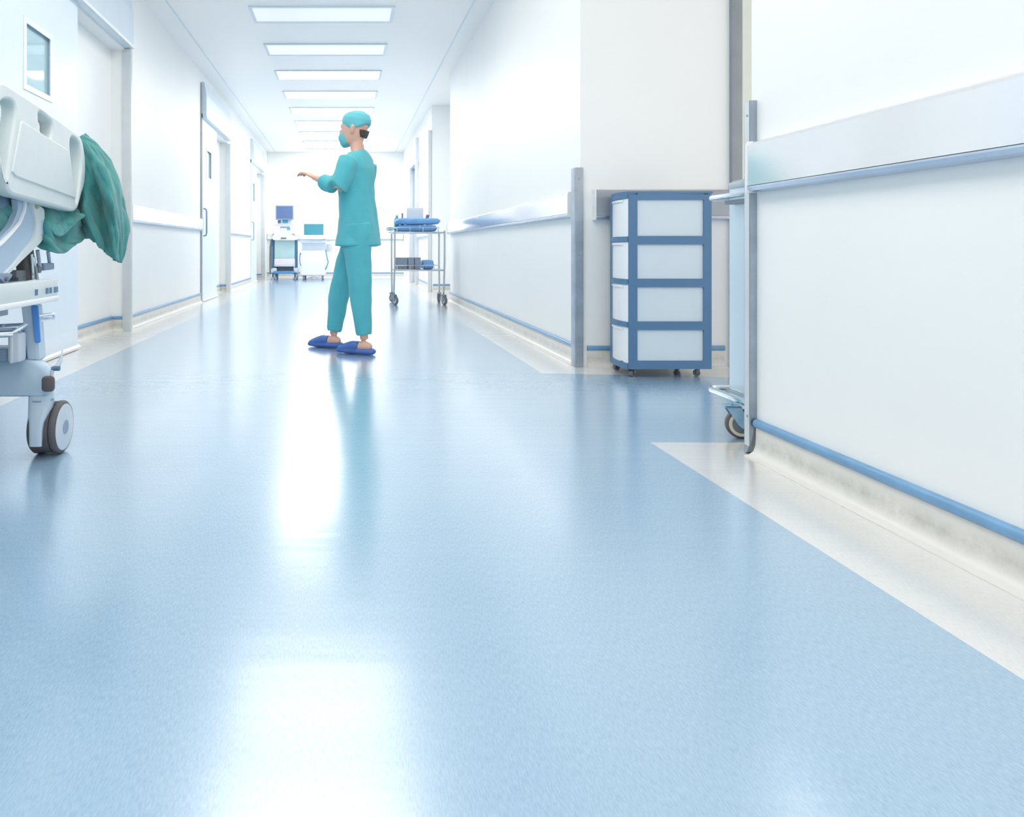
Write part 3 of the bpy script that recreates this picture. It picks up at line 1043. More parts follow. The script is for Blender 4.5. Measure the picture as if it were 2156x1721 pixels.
bpx('trackball_pad', 'dark', us, 591, 603, 500, 503.5, U - .31, .012, .002)
bpx('probe_port', 'black', us, 574.5, 577.5, 491.5, 496, U - .0, .05, .002)
tb = MB()
tb.tube([px(615, 494, U - .1), px(619, 493, U - .12), px(622, 499, U - .14), px(623, 508, U - .1)], .012, n=8)
tb.build('probe_cable', 'dark', us, smooth=True)
# front body panel: pale green above, warm white below
bpx('front_panel', 'pale_green', us, 578, 620.5, 507, 544, U - .02, .3, .012)
bpx('lower_panel', 'pink_white', us, 577.5, 621, 544.2, 558, U - .02, .3, .01)
for (xa, xb) in ((573, 578), (620.5, 625.5)):
    bpx('side_pillar', 'machine_blue', us, xa, xb, 505, 566, U + .02, .25, .01)
bpx('foot_shelf', 'grey_light', us, 577, 621, 558, 561.5, U - .05, .35, .006)
bpx('rear_column', 'dark', us, 580, 618, 561.5, 571, U + .1, .12)
bpx('base', 'base_blue', us, 576, 620, 571, 576.5, U - .08, .5, .008)
for xw in (572.5, 618):
    bpx('wheel_cover', 'disc', us, xw, xw + 10, 564.5, 574.5, U - .05, .12, .02)
for (xw, yw) in ((575, 0), (621.5, 0), (577, .42), (620, .42)):
    q = px(xw, 580, U)
    cpt = thing_part('caster', us)
    for dx in (-.035, .035):
        MB().lathe((q.x + dx, U - .02 + yw, .066), (1, 0, 0), [(-.02, 0), (-.02, .055), (-.012, .066), (.012, .066), (.02, .055), (.02, 0)], 24) \
            .build('wheel', 'grey_light' if dx < 0 else 'hub', cpt, smooth=True)
    MB().cyl((q.x - .03, U - .02 + yw, .066), (q.x + .03, U - .02 + yw, .066), .014).cyl((q.x, U - .02 + yw, .07), (q.x, U - .02 + yw, .17), .018).build('axle', 'dark', cpt, smooth=True)
# probe holder and hanging cable left
hk = MB()
hk.tube([px(576, 503, U), px(571, 506, U - .05), px(569, 520, U - .05), px(568.5, 545, U - .04), px(569, 575, U), px(572, 584, U)], .018, n=8)
hk.build('hanging_cable', 'dark', us, smooth=True)
hk = MB()
hk.tube([px(574, 503, U + .05), px(571.5, 520, U), px(571.5, 548, U), px(572, 566, U + .04)], .012, n=8)
hk.build('hanging_cable', 'mark', us, smooth=True)
# two grey bumpers of the rail behind, wall wire
# ---------------------------------------------------------------- white monitor cart
W = 15.75
mc = thing('monitor_cart', 'white wheeled computer cart with teal screen beside the imaging machine', 'computer cart', (-.72, W + .25, 0))
mo = bpx('monitor', 'white', mc, 637.5, 683.5, 469.5, 501, W + .05, .06, .008)
bpx('screen', 'screen_teal', mo, 640, 681, 471.8, 495, W + .046, .003)
q0, q1 = px(634, 503, W - .2), px(695, 500, W - .1)
MB().prism([(q0.x, 0), (q1.x - .2, 0), (q1.x, .18), (q1.x - .05, .3), (q0.x + .02, .38)], lambda u, v: (u, W - .2 + v, q0.z - .01), lambda u, v: (u, W - .2 + v, q0.z + .02)).build('keyboard_tray', 'white', mc)
bpx('tray_bracket', 'blue_strip', mc, 679, 686, 501.5, 505, W, .08, .002)
bpx('cart_top', 'white', mc, 633, 686.5, 505, 512.5, W - .05, .5, .015)
bpx('upper_drawer', 'grey_light', mc, 636, 684.5, 512.5, 527.5, W - .02, .44, .004)
bpx('cabinet_door', 'white', mc, 634.5, 684, 528, 578, W - .03, .46, .006)
bpx('plinth', 'pink_white', mc, 632, 685.5, 574.5, 580.5, W - .06, .52, .01)
for (xw, yw) in ((639, 0), (680, 0), (641, .38), (678, .38)):
    q = px(xw, 584, W)
    cpt = thing_part('caster', mc)
    MB().lathe((q.x, W + yw, .045), (1, 0, 0), [(-.018, 0), (-.018, .04), (-.01, .045), (.01, .045), (.018, .04), (.018, 0)], 22).build('wheel', 'hub', cpt, smooth=True)
    MB().cyl((q.x, W + yw, .05), (q.x, W + yw, .105), .014).build('stem', 'dark', cpt, smooth=True)
bpx('side_handle', 'hub', mc, 631, 634, 533, 536, W + .1, .04, .004)
tb = MB()
tb.tube([px(632, 534, W + .1), px(630.5, 545, W + .1), px(632, 556, W + .1), px(634, 560, W + .1)], .009, n=8)
tb.build('power_cord', 'hub', mc, smooth=True)
bp = bpx('accessory_basket', 'grey_light', mc, 687, 698, 514, 530, W + .1, .2, .006)
tb = MB()
tb.tube([px(686, 527, W + .05), px(688, 540, W), px(691, 552, W), px(688, 562, W + .03), px(685, 568, W + .04)], .012, n=8)
tb.build('hanging_cable', 'teal_bottle', mc, smooth=True)
# slim drip pole behind the cart
dp = thing('drip_stand', 'thin pale drip pole standing behind the white computer cart', 'drip stand', (-.70, 16.5, 0))
dx = px(661.5, 500, 16.5).x
MB().cyl((dx, 16.5, .03), (dx, 16.5, 1.58), .006, n=10).build('pole', 'grey_light', dp, smooth=True)
MB().tube([(dx - .1, 16.5, 1.30), (dx - .09, 16.5, 1.27), (dx, 16.5, 1.265), (dx + .09, 16.5, 1.27), (dx + .1, 16.5, 1.30)], .005, n=8).build('hooks', 'grey_light', dp, smooth=True)
lg = MB()
for k in range(4):
    a = k * PI / 2 + .4
    lg.cyl((dx, 16.5, .04), (dx + .2 * math.cos(a), 16.5 + .2 * math.sin(a), .012), .01, n=8)
lg.build('foot', 'grey_light', dp, smooth=True)

# ---------------------------------------------------------------- hospital bed, far corner in view
bed = thing('hospital_bed', 'adjustable hospital bed at the left edge with cream side rail and green sheet', 'hospital bed', (-1.45, 1.6, 0))
BX = -1.02


def rz(x, y, X=BX):
    s_ = (x - VPX) / X
    return (F / s_, CAMZ + (VPY - y) / s_)


def spline2(pts, n=6):
    out = []
    N = len(pts)
    for i in range(N):
        p0, p1, p2, p3 = [Vector(pts[(i + k) % N]) for k in (-1, 0, 1, 2)]
        for j in range(n):
            t_ = j / n
            out.append(tuple(0.5 * ((2 * p1) + (p2 - p0) * t_ + (2 * p0 - 5 * p1 + 4 * p2 - p3) * t_ ** 2 + (3 * p1 - p0 - 3 * p2 + p3) * t_ ** 3)))
    return out


def plate(name, m, par, outline, holes, X0, X1, bev):
    """flat plastic shell in the Y-Z plane between X0 and X1 with holes and rounded rims"""
    cu = bpy.data.curves.new(name, 'CURVE')
    cu.dimensions = '2D'
    cu.fill_mode = 'BOTH'
    for pts in [outline] + holes:
        s_ = cu.splines.new('POLY')
        s_.points.add(len(pts) - 1)
        for i, (a, b_) in enumerate(pts):
            s_.points[i].co = (a, b_, 0, 1)
        s_.use_cyclic_u = True
    cu.extrude = abs(X1 - X0) / 2 - bev
    cu.bevel_depth = bev
    cu.bevel_resolution = 3
    cu.offset = -bev
    o = bpy.data.objects.new(name, cu)
    C.objects.link(o)
    dg = bpy.context.evaluated_depsgraph_get()
    me = bpy.data.meshes.new_from_object(o.evaluated_get(dg), depsgraph=dg)
    bpy.data.objects.remove(o)
    xm = (X0 + X1) / 2
    off = wloc(par)
    for v in me.vertices:
        y, z, x = v.co.x, v.co.y, v.co.z
        v.co = Vector((xm + x, y, z)) - off
    me.materials.clear()
    me.materials.append(M[m])
    for p_ in me.polygons:
        p_.use_smooth = True
    me.set_sharp_from_angle(angle=math.radians(40))
    o2 = bpy.data.objects.new(name, me)
    C.objects.link(o2)
    o2.parent = par
    return o2


MID = 2.43
right = [(2.44, 1.170), (2.55, 1.158), (2.652, 1.146), (2.725, 1.137), (2.765, 1.118), (2.790, 1.075), (2.802, 1.02), (2.790, .955), (2.755, .905), (2.728, .865),
         (2.706, .846), (2.672, .838), (2.60, .841), (2.44, .850)]
left = [(2.28, .858), (2.20, .862), (2.165, .872), (2.14, .90), (2.10, .95), (2.062, 1.0), (2.05, 1.06), (2.062, 1.13), (2.085, 1.175), (2.125, 1.197), (2.20, 1.192), (2.32, 1.182)]
hole_r = spline2([(2.648, 1.108), (2.672, 1.116), (2.715, 1.110), (2.742, 1.09), (2.755, 1.03), (2.745, .97), (2.722, .90), (2.705, .872), (2.69, .90), (2.672, .97), (2.655, 1.03), (2.642, 1.08)], 3)
hole_l = spline2([(4.86 - a - .012, b_ + .036) for (a, b_) in [(2.648, 1.108), (2.672, 1.116), (2.715, 1.110), (2.742, 1.09), (2.755, 1.03), (2.745, .97), (2.722, .90), (2.705, .872), (2.69, .90), (2.672, .97), (2.655, 1.03), (2.642, 1.08)]][::-1], 3)
hole_c = spline2([(2.375, 1.155), (2.45, 1.146), (2.482, 1.135), (2.482, 1.10), (2.462, 1.078), (2.425, 1.072), (2.395, 1.085), (2.375, 1.115)], 3)
out_ = spline2(right + left, 3)
sr = plate('side_rail', 'offwhite', bed, out_, [hole_r, hole_l, hole_c], BX - .05, BX, 0.010)
# raised centre panel of the rail (trapezoid) and its lower ledge
pan = [(2.235, 1.095), (2.245, 1.10), (2.60, 1.062), (2.615, 1.055), (2.690, .895), (2.685, .888), (2.20, .922), (2.175, .935)]
plate('centre_panel', 'offwhite', sr, pan, [], BX - .005, BX + .005, 0.0035)
# inner pocket wall closing the small hand hole
MB().box(BX - .058, BX - .05, 2.365, 2.49, 1.06, 1.165, bev=.004).build('hole_backing', 'offwhite', sr, smooth=True)

# rail arm: curved plate from the rail down to the pivot
AX = -1.075


def az(x, y, X=AX):
    return rz(x, y, X)


arm_o = [az(*p_) for p_ in [(38, 416), (66, 420), (73, 445), (76, 470), (73, 500), (60, 520), (35, 545), (15, 568), (4, 585), (-12, 596), (-25, 585), (-20, 545), (0, 503), (22, 478), (33, 455), (38, 436)]]
ao = MB().prism(spline2(arm_o, 3), lambda u, v: (AX - .02, u, v), lambda u, v: (AX, u, v)).build('rail_arm', 'arm_blue', bed, smooth=True)
rib = [az(*p_) for p_ in [(-30, 535), (0, 512), (20, 492), (38, 470), (48, 445), (51, 420)]]
MB().tube([(AX + .003, a, b_) for (a, b_) in rib], .0075, n=8).build('arm_rib', 'white', ao, smooth=True)
outer = [az(*p_, AX + .01) for p_ in [(66, 425), (80, 432), (92, 440), (94, 455), (94, 490), (88, 508), (68, 528), (45, 550), (18, 578), (6, 582), (28, 560), (58, 522), (72, 502), (76, 470), (72, 445)]]
ob = MB().prism(spline2(outer, 3), lambda u, v: (AX - .03, u, v), lambda u, v: (AX + .01, u, v)).build('arm_link', 'offwhite', bed, smooth=True)
MB().box(AX - .01, AX + .012, az(80, 450, AX)[0], az(91, 450, AX)[0], .705 + .04, .80, bev=.003).build('link_slot', 'arm_blue', ob, smooth=True)
a_, b_ = az(76, 433, AX + .01)
MB().cyl((AX - .03, a_, b_), (AX + .016, a_, b_), .011).build('pivot_bolt', 'brass', bed, smooth=True)
a_, b_ = az(8, 582, AX + .015)
pb = MB().prism(spline2([az(-8, 577, AX + .015), az(22, 577, AX + .015), az(16, 590, AX + .015), az(9, 597, AX + .015), az(2, 592, AX + .015)], 3),
                lambda u, v: (AX + .0, u, v), lambda u, v: (AX + .02, u, v)).build('pivot_bracket', 'hub', bed, smooth=True)
MB().cyl((AX + .0, a_, b_ - .008), (AX + .028, a_, b_ - .008), .007).build('pivot_pin', 'dark', pb, smooth=True)

# dark lift actuator, bellows and small bracket
a0_ = az(57, 592, -1.12)
MB().cyl((-1.12, a0_[0], .59), (-1.13, a0_[0] - .02, .78), .032, .030).build('lift_actuator', 'black', bed, smooth=True)
for (xa, ya_, xb_, yb_) in ((70, 540, 79, 590), (66, 535, 70, 588)):
    s0, s1 = az(xa, ya_, -1.09), az(xb_, yb_, -1.09)
    MB().cyl((-1.09, s0[0], s0[1]), (-1.09, s1[0], s1[1]), .006, n=10).build('link_rod', 'chrome', bed, smooth=True)
s0 = az(28, 575, -1.13)
MB().box(-1.15, -1.11, s0[0] - .02, s0[0] + .09, .60, .625, bev=.004).build('cross_bracket', 'dark', bed, smooth=True)
s0 = az(33, 590, -1.13)
MB().box(-1.16, -1.11, s0[0] - .02, s0[0] + .05, .585, .603, bev=.004).build('cable_clip', 'dark', bed, smooth=True)
# open frame bracket right of the actuator
br = [az(79, 527, -1.10), az(84, 563, -1.10), az(106, 564, -1.10), az(101, 530, -1.10)]
for i, ((ya_, za_), (yb_, zb_)) in enumerate(((br[0], br[1]), (br[2], br[3]))):
    MB().cyl((-1.10, ya_, za_), (-1.10, yb_, zb_), .007, n=8).build('bracket_arm', 'bed_paint', bed, smooth=True)
MB().hexa([(-1.115, br[1][0], br[1][1] - .012), (-1.085, br[1][0], br[1][1] - .012), (-1.085, br[2][0], br[2][1] - .006), (-1.115, br[2][0], br[2][1] - .006),
           (-1.115, br[1][0], br[1][1] + .014), (-1.085, br[1][0], br[1][1] + .014), (-1.085, br[2][0], br[2][1] + .018), (-1.115, br[2][0], br[2][1] + .018)], bev=.002) \
    .build('bracket_plate', 'hub', bed, smooth=True)
s0 = az(79, 568, -1.09)
MB().cyl((-1.10, s0[0], s0[1]), (-1.08, s0[0], s0[1]), .012).build('bracket_knob', 'dark', bed, smooth=True)

# mattress deck rail with index marks
dr = MB().box(-1.035, -1.0, .62, 2.478, .534, .594, bev=.004).build('deck_rail', 'offwhite', bed, smooth=True)
MB().box(-1.04, -.995, .62, 2.480, .518, .536, bev=.004).build('deck_rail_lip', 'white', bed, smooth=True)
for (xa, xb_) in ((73.5, 79), (96, 101.5), (104, 108.5), (113.5, 118.5), (120.2, 121.5)):
    ya_, yb_ = rz(xa, 600, -1.0)[0], rz(xb_, 600, -1.0)[0]
    MB().box(-1.001, -.9985, ya_, yb_, .5475, .567).build('index_mark', 'mark', dr)
MB().box(-1.85, -1.815, .62, 2.478, .534, .594, bev=.004).build('deck_rail', 'offwhite', bed, smooth=True)
dk = MB()
dk.box(-1.815, -1.035, .62, .68, .54, .59, bev=.004)
dk.build('deck_crossbar', 'bed_paint', bed, smooth=True)
MB().box(-1.815, -1.035, 2.40, 2.46, .54, .588, bev=.004).build('deck_crossbar', 'bed_paint', bed, smooth=True)
MB().box(-1.84, -1.10, .66, 2.78, .735, .765, bev=.01).build('mattress_platform', 'bed_paint', bed, smooth=True)
MB().box(-1.83, -1.105, .66, 2.80, .766, .90, bev=.04).build('mattress', 'mattress', bed, smooth=True)
for (x, y) in ((-1.4, 1.0), (-1.6, 1.0), (-1.45, 2.3), (-1.7, 2.3)):
    MB().box(x - .02, x + .02, y - .02, y + .02, .588, .736).build('deck_support', 'bed_paint', bed)
# side frame rail seen behind, under the deck
s0, s1 = rz(0, 648, -1.10), rz(52, 648, -1.10)
MB().box(-1.16, -1.12, 1.0, 2.37, .478, .520, bev=.004).build('frame_tube', 'hub', bed, smooth=True)
# leaning lift leg with blue strip
lt, lb = px(68, 640, 2.40), px(79, 757, 2.40)
MB().hexa([(lb.x - .022, 2.37, lb.z), (lb.x + .018, 2.37, lb.z), (lb.x + .018, 2.43, lb.z), (lb.x - .022, 2.43, lb.z),
           (lt.x - .026, 2.37, lt.z), (lt.x + .022, 2.37, lt.z), (lt.x + .022, 2.43, lt.z), (lt.x - .026, 2.43, lt.z)], bev=.005).build('lift_leg', 'bed_paint', bed, smooth=True)
sa_, sb_ = px(73, 643, 2.367), px(80, 722, 2.367)
MB().hexa([(sb_.x - .010, 2.362, sb_.z), (sb_.x + .009, 2.362, sb_.z), (sb_.x + .009, 2.372, sb_.z), (sb_.x - .010, 2.372, sb_.z),
           (sa_.x - .011, 2.362, sa_.z), (sa_.x + .012, 2.362, sa_.z), (sa_.x + .012, 2.372, sa_.z), (sa_.x - .011, 2.372, sa_.z)], bev=.003).build('blue_strip', 'blue_strip', bed, smooth=True)
sa_, sb_ = px(52, 690, 2.42), px(57, 755, 2.42)
MB().hexa([(sb_.x - .018, 2.42, sb_.z), (sb_.x + .018, 2.42, sb_.z), (sb_.x + .018, 2.44, sb_.z), (sb_.x - .018, 2.44, sb_.z),
           (sa_.x - .014, 2.42, sa_.z), (sa_.x + .014, 2.42, sa_.z), (sa_.x + .014, 2.44, sa_.z), (sa_.x - .014, 2.44, sa_.z)]).build('blue_leg_cover', 'blue_strip', bed)
# chrome drainage-bag hook rail sticking out
q0, q1 = px(80, 668, 2.43), px(114, 664, 2.50)
MB().tube([px(80, 666, 2.40), px(100, 663, 2.42), px(112, 661.5, 2.44), px(114, 664, 2.45), px(113, 671, 2.45), px(98, 672, 2.43), px(84, 674, 2.41)], .006, n=10).build('hook', 'chrome', bed, smooth=True)
# chrome cross rods, push bar
MB().cyl(px(-60, 694, 2.30), px(50, 688, 2.33), .013, n=14).build('cross_rod', 'chrome', bed, smooth=True)
MB().cyl(px(-60, 706, 2.24), px(28, 703, 2.28), .011, n=14).build('cross_rod', 'chrome', bed, smooth=True)
MB().tube([px(22, 703, 2.28), px(40, 693, 2.30), px(55, 684, 2.33)], .007, n=10).build('brake_link', 'chrome', bed, smooth=True)
q0, q1 = px(20, 757, 2.30), px(46, 700, 2.30)
MB().box(q0.x, q1.x, 2.28, 2.34, q0.z - .01, q1.z, bev=.012).build('control_box', 'grey_light', bed, smooth=True)
q0 = px(22, 757, 2.28)
MB().box(q0.x, q0.x + .010, 2.272, 2.282, q0.z - .012, .425, bev=.003).build('box_trim', 'offwhite', bed, smooth=True)
q0, q1 = px(-80, 757, 2.34), px(20, 722, 2.34)
MB().box(q0.x, q1.x, 2.32, 2.42, .33, .372, bev=.006).build('base_shelf', 'hub', bed, smooth=True)

# base cover (cross member over the casters), rounded end
X1e = -.976
cov_ = MB()
rings_ = []
for (y, dx, dz) in ((2.352, -.012, -.006), (2.358, -.003, -.001), (2.37, 0, 0), (2.40, -.004, 0), (2.44, -.022, -.002), (2.475, -.055, -.004), (2.495, -.10, -.008)):
    e_ = X1e + dx
    rings_.append([(-1.85, y, .208 - dz), (e_ - .02, y, .208 - dz), (e_ - .004, y, .214), (e_, y, .24), (e_ - .004, y, .275), (e_ - .018, y, .305 + dz), (e_ - .045, y, .326 + dz), (e_ - .08, y, .330 + dz), (-1.85, y, .333 + dz)])
cov_.loft(rings_)
cov_.build('base_cover', 'bed_cover', bed, smooth=True, angle=50)
MB().box(-1.85, -.98, .72, .86, .208, .33, bev=.02).build('base_cover', 'bed_cover', bed, smooth=True)
for x in (-1.74, -1.26):
    MB().box(x - .03, x + .03, .86, 2.36, .235, .30, bev=.01).build('base_beam', 'bed_paint', bed, smooth=True)
MB().box(-1.72, -1.62, 1.2, 1.35, .29, .54, bev=.01).build('lift_column', 'bed_paint', bed, smooth=True)
MB().box(-1.32, -1.22, 1.2, 1.35, .29, .54, bev=.01).build('lift_column', 'bed_paint', bed, smooth=True)
MB().cyl((-1.8, 1.27, .27), (-1.1, 1.27, .27), .02).build('lift_axle', 'steel', bed, smooth=True)
# brake pedal
pd = MB().cyl(px(107, 800, 2.34), px(112, 772, 2.345), .006, n=10).build('pedal_arm', 'grey_light', bed, smooth=True)
q = px(103, 808, 2.335)
MB().box(q.x - .021, q.x + .021, 2.315, 2.345, q.z - .026, q.z + .026, bev=.013).build('pedal', 'black', bed, smooth=True)
q = px(118, 776, 2.345)
MB().cyl(q - Vector((.012, 0, 0)), q + Vector((.012, 0, 0)), .008).build('pedal_spring', 'mark', bed, smooth=True)
MB().tube([px(112, 778, 2.35), px(122, 770, 2.36), px(128, 757, 2.37), px(132, 737, 2.38)], [.008, .009, .006, .002], n=8).build('release_lever', 'disc', bed, smooth=True)


def twin_caster(par, cx, cy, R=.089):
    cpt = thing_part('caster', par)
    for dx in (-.034, .034):
        w_ = .029 if dx < 0 else .026
        MB().lathe((cx + dx, cy, R), (1, 0, 0), [(-w_ / 2, R * .86), (-w_ / 2 + .001, R * .93), (-w_ * .25, R * .99), (0, R), (w_ * .25, R * .99), (w_ / 2 - .001, R * .93), (w_ / 2, R * .86)], 48) \
            .build('tyre', 'bed_wheel_dark', cpt, smooth=True, angle=60)
        MB().lathe((cx + dx, cy, R), (1, 0, 0), [(-w_ / 2 - .0, 0), (-w_ / 2 - .002, R * .6), (-w_ / 2, R * .87), (w_ / 2, R * .87), (w_ / 2 + .003, R * .6), (w_ / 2 + .003, 0)], 48) \
            .build('wheel', 'disc', cpt, smooth=True, angle=60)
        MB().lathe((cx + dx, cy, R), (1, 0, 0), [(w_ / 2 + .002, 0), (w_ / 2 + .002, R * .28), (w_ / 2 + .005, R * .26), (w_ / 2 + .005, 0)], 24).build('hub_cap', 'hub', cpt, smooth=True)
    # tyre bridge between the two wheels
    MB().lathe((cx, cy, R), (1, 0, 0), [(-.022, R * .5), (-.022, R * .965), (.022, R * .965), (.022, R * .5)], 48).build('inner_tyre', 'bed_wheel_dark', cpt, smooth=True, angle=60)
    fx = cx - .012
    f = MB()
    rings = []
    for (z, wx, y0_, y1_) in ((.214, .037, -.085, -.012), (.19, .037, -.085, -.012), (.165, .036, -.088, -.016), (.145, .031, -.094, -.05), (.125, .024, -.097, -.07),
                              (.10, .0215, -.100, -.08), (.06, .0205, -.100, -.084), (.047, .020, -.099, -.085)):
        ring = []
        for i in range(16):
            a = 2 * PI * i / 16
            ring.append((fx + wx * math.copysign(abs(math.cos(a)) ** .6, math.cos(a)), cy + (y0_ + y1_) / 2 + (y1_ - y0_) / 2 * math.copysign(abs(math.sin(a)) ** .6, math.sin(a)), z))
        rings.append(ring)
    f.loft(rings)
    f.build('fork', 'bed_paint', cpt, smooth=True)
    MB().lathe((fx, cy - .048, 0), (0, 0, 1), [(.190, .0385), (.193, .0395), (.196, .0385)], 24).build('fork_collar', 'hub', cpt, smooth=True)
    return cpt


twin_caster(bed, -1.008, 2.44)
twin_caster(bed, -1.77, 2.44)
twin_caster(bed, -1.04, .82)
twin_caster(bed, -1.77, .82)


# ---------------------------------------------------------------- green sheet heaped over the bed's far end
def cr(p0, p1, p2, p3, t_):
    return 0.5 * ((2 * p1) + (p2 - p0) * t_ + (2 * p0 - 5 * p1 + 4 * p2 - p3) * t_ * t_ + (3 * p1 - p0 - 3 * p2 + p3) * t_ ** 3)


def fine(G, nu, nv):
    """Catmull-Rom refine of a control grid of vectors"""
    def line(L, n):
        o_ = []
        for i in range(len(L) - 1):
            p0, p1, p2, p3 = L[max(i - 1, 0)], L[i], L[i + 1], L[min(i + 2, len(L) - 1)]
            for j in range(n):
                o_.append(cr(p0, p1, p2, p3, j / n))
        o_.append(L[-1])
        return o_
    rows = [line(r_, nv) for r_ in G]
    cols = [line([rows[i][j] for i in range(len(rows))], nu) for j in range(len(rows[0]))]
    return [[cols[j][i] for j in range(len(cols))] for i in range(len(cols[0]))]


def fold(G, amp, fn):
    n, m_ = len(G), len(G[0])
    out = []
    for i in range(n):
        r_ = []
        for j in range(m_):
            a = G[min(i + 1, n - 1)][j] - G[max(i - 1, 0)][j]
            b_ = G[i][min(j + 1, m_ - 1)] - G[i][max(j - 1, 0)]
            nn = a.cross(b_)
            nn = nn.normalized() if nn.length > 1e-9 else Vector((0, -1, 0))
            r_.append(G[i][j] + nn * amp * fn(i / (n - 1), j / (m_ - 1), G[i][j]))
        out.append(r_)
    return out


def wr(u, v, p_):
    a = noise.noise(Vector((u * 5 + v * 1.6, v * 1.8, 3.1)))
    b_ = noise.noise(Vector((u * 10 - v * 4, v * 3, 9.7)))
    c_ = noise.noise(p_ * 26)
    rid = 1 - abs(b_) * 2.6                     # sharp creases
    return 0.9 * a + 0.55 * max(rid, 0) - .2 + 0.18 * c_


sheetM = MB()
# hanging lobe over the far corner: columns from behind the rail to the free double hem
lobe = [
    [px(120, 330, 2.90), px(140, 350, 2.88), px(150, 395, 2.86), px(158, 440, 2.85), px(172, 480, 2.85), px(186, 500, 2.86)],
    [px(150, 300, 2.88), px(166, 345, 2.84), px(172, 400, 2.80), px(180, 440, 2.77), px(190, 482, 2.76), px(205, 516, 2.78)],
    [px(165, 291, 2.88), px(183, 325, 2.83), px(198, 370, 2.82), px(210, 425, 2.86), px(218, 482, 2.85), px(222, 533, 2.82)],
    [px(172, 288, 2.90), px(196, 318, 2.85), px(219, 362, 2.80), px(237, 425, 2.76), px(240, 480, 2.79), px(238, 545, 2.80)],
    [px(175, 286, 2.94), px(204, 312, 2.92), px(232, 352, 2.90), px(252, 410, 2.88), px(257, 470, 2.87), px(249, 553, 2.86)],
    [px(176, 285, 3.02), px(208, 310, 3.01), px(238, 350, 3.0), px(261, 415, 2.98), px(268, 475, 2.97), px(258, 553, 2.90)],
]
Gf = fold(fine(lobe, 12, 14), 0.022, wr)
sheetM.grid(Gf)
# from the lobe's top back onto the mattress
back = [
    [px(120, 330, 2.90), px(150, 300, 2.88), px(165, 291, 2.88), px(172, 288, 2.90), px(175, 286, 2.94), px(176, 285, 3.02)],
    [Vector((-1.19, 2.72, 1.00)), Vector((-1.18, 2.82, 1.05)), Vector((-1.17, 2.88, 1.09)), Vector((-1.16, 2.94, 1.11)), Vector((-1.17, 2.98, 1.11)), Vector((-1.18, 3.05, 1.09))],
    [Vector((-1.35, 2.68, .99)), Vector((-1.34, 2.74, 1.02)), Vector((-1.35, 2.82, 1.03)), Vector((-1.36, 2.88, 1.02)), Vector((-1.37, 2.96, .98)), Vector((-1.38, 3.0, .92))],
    [Vector((-1.6, 2.66, .96)), Vector((-1.6, 2.70, .97)), Vector((-1.6, 2.76, .97)), Vector((-1.6, 2.82, .96)), Vector((-1.6, 2.88, .93)), Vector((-1.6, 2.90, .86))],
    [Vector((-1.82, 2.64, .92)), Vector((-1.82, 2.68, .92)), Vector((-1.82, 2.72, .92)), Vector((-1.82, 2.78, .91)), Vector((-1.82, 2.82, .88)), Vector((-1.82, 2.84, .80))],
]
sheetM.grid(fold(fine(back, 8, 10), 0.012, wr))
# skirt hanging behind and below the side rail
skirt_g = [
    [Vector((-1.10, 1.2, .93)), Vector((-1.075, 1.25, .90)), Vector((-1.07, 1.28, .82)), Vector((-1.072, 1.28, .76)), Vector((-1.07, 1.3, .73))],
    [Vector((-1.10, 1.9, .95)), Vector((-1.075, 1.95, .90)), Vector((-1.07, 1.98, .82)), Vector((-1.08, 1.98, .76)), Vector((-1.075, 2.0, .72))],
    [px(-20, 380, 2.30), px(-10, 405, 2.28), px(0, 440, 2.27), px(5, 470, 2.28), px(5, 495, 2.28)],
    [px(20, 385, 2.44), px(28, 410, 2.40), px(35, 445, 2.36), px(36, 480, 2.40), px(42, 505, 2.38)],
    [px(60, 395, 2.54), px(66, 420, 2.56), px(70, 455, 2.57), px(74, 495, 2.53), px(80, 522, 2.50)],
    [px(88, 400, 2.62), px(94, 430, 2.57), px(98, 470, 2.52), px(104, 505, 2.51), px(110, 531, 2.52)],
    [px(112, 402, 2.68), px(118, 435, 2.63), px(124, 475, 2.61), px(130, 510, 2.62), px(134, 534, 2.60)],
    [px(136, 404, 2.75), px(142, 438, 2.71), px(148, 470, 2.66), px(152, 500, 2.68), px(156, 518, 2.70)],
    [px(150, 405, 2.80), px(158, 438, 2.79), px(166, 465, 2.78), px(172, 488, 2.79), px(176, 505, 2.80)],
    [px(158, 404, 2.88), px(166, 438, 2.88), px(176, 465, 2.88), px(184, 484, 2.88), px(190, 497, 2.88)],
]
sheetM.grid(fold(fine(skirt_g, 9, 10), 0.014, wr))
# over-fold flap just under the rail
flap = [
    [px(92, 428, 2.60), px(97, 450, 2.56), px(103, 470, 2.53), px(110, 487, 2.52)],
    [px(115, 432, 2.66), px(117, 455, 2.62), px(121, 475, 2.58), px(125, 498, 2.56)],
    [px(140, 436, 2.72), px(142, 455, 2.70), px(143, 470, 2.66), px(144, 487, 2.64)],
    [px(162, 436, 2.78), px(166, 444, 2.77), px(170, 450, 2.74), px(178, 452, 2.70)],
]
sheetM.grid(fold(fine(flap, 8, 8), 0.010, wr))
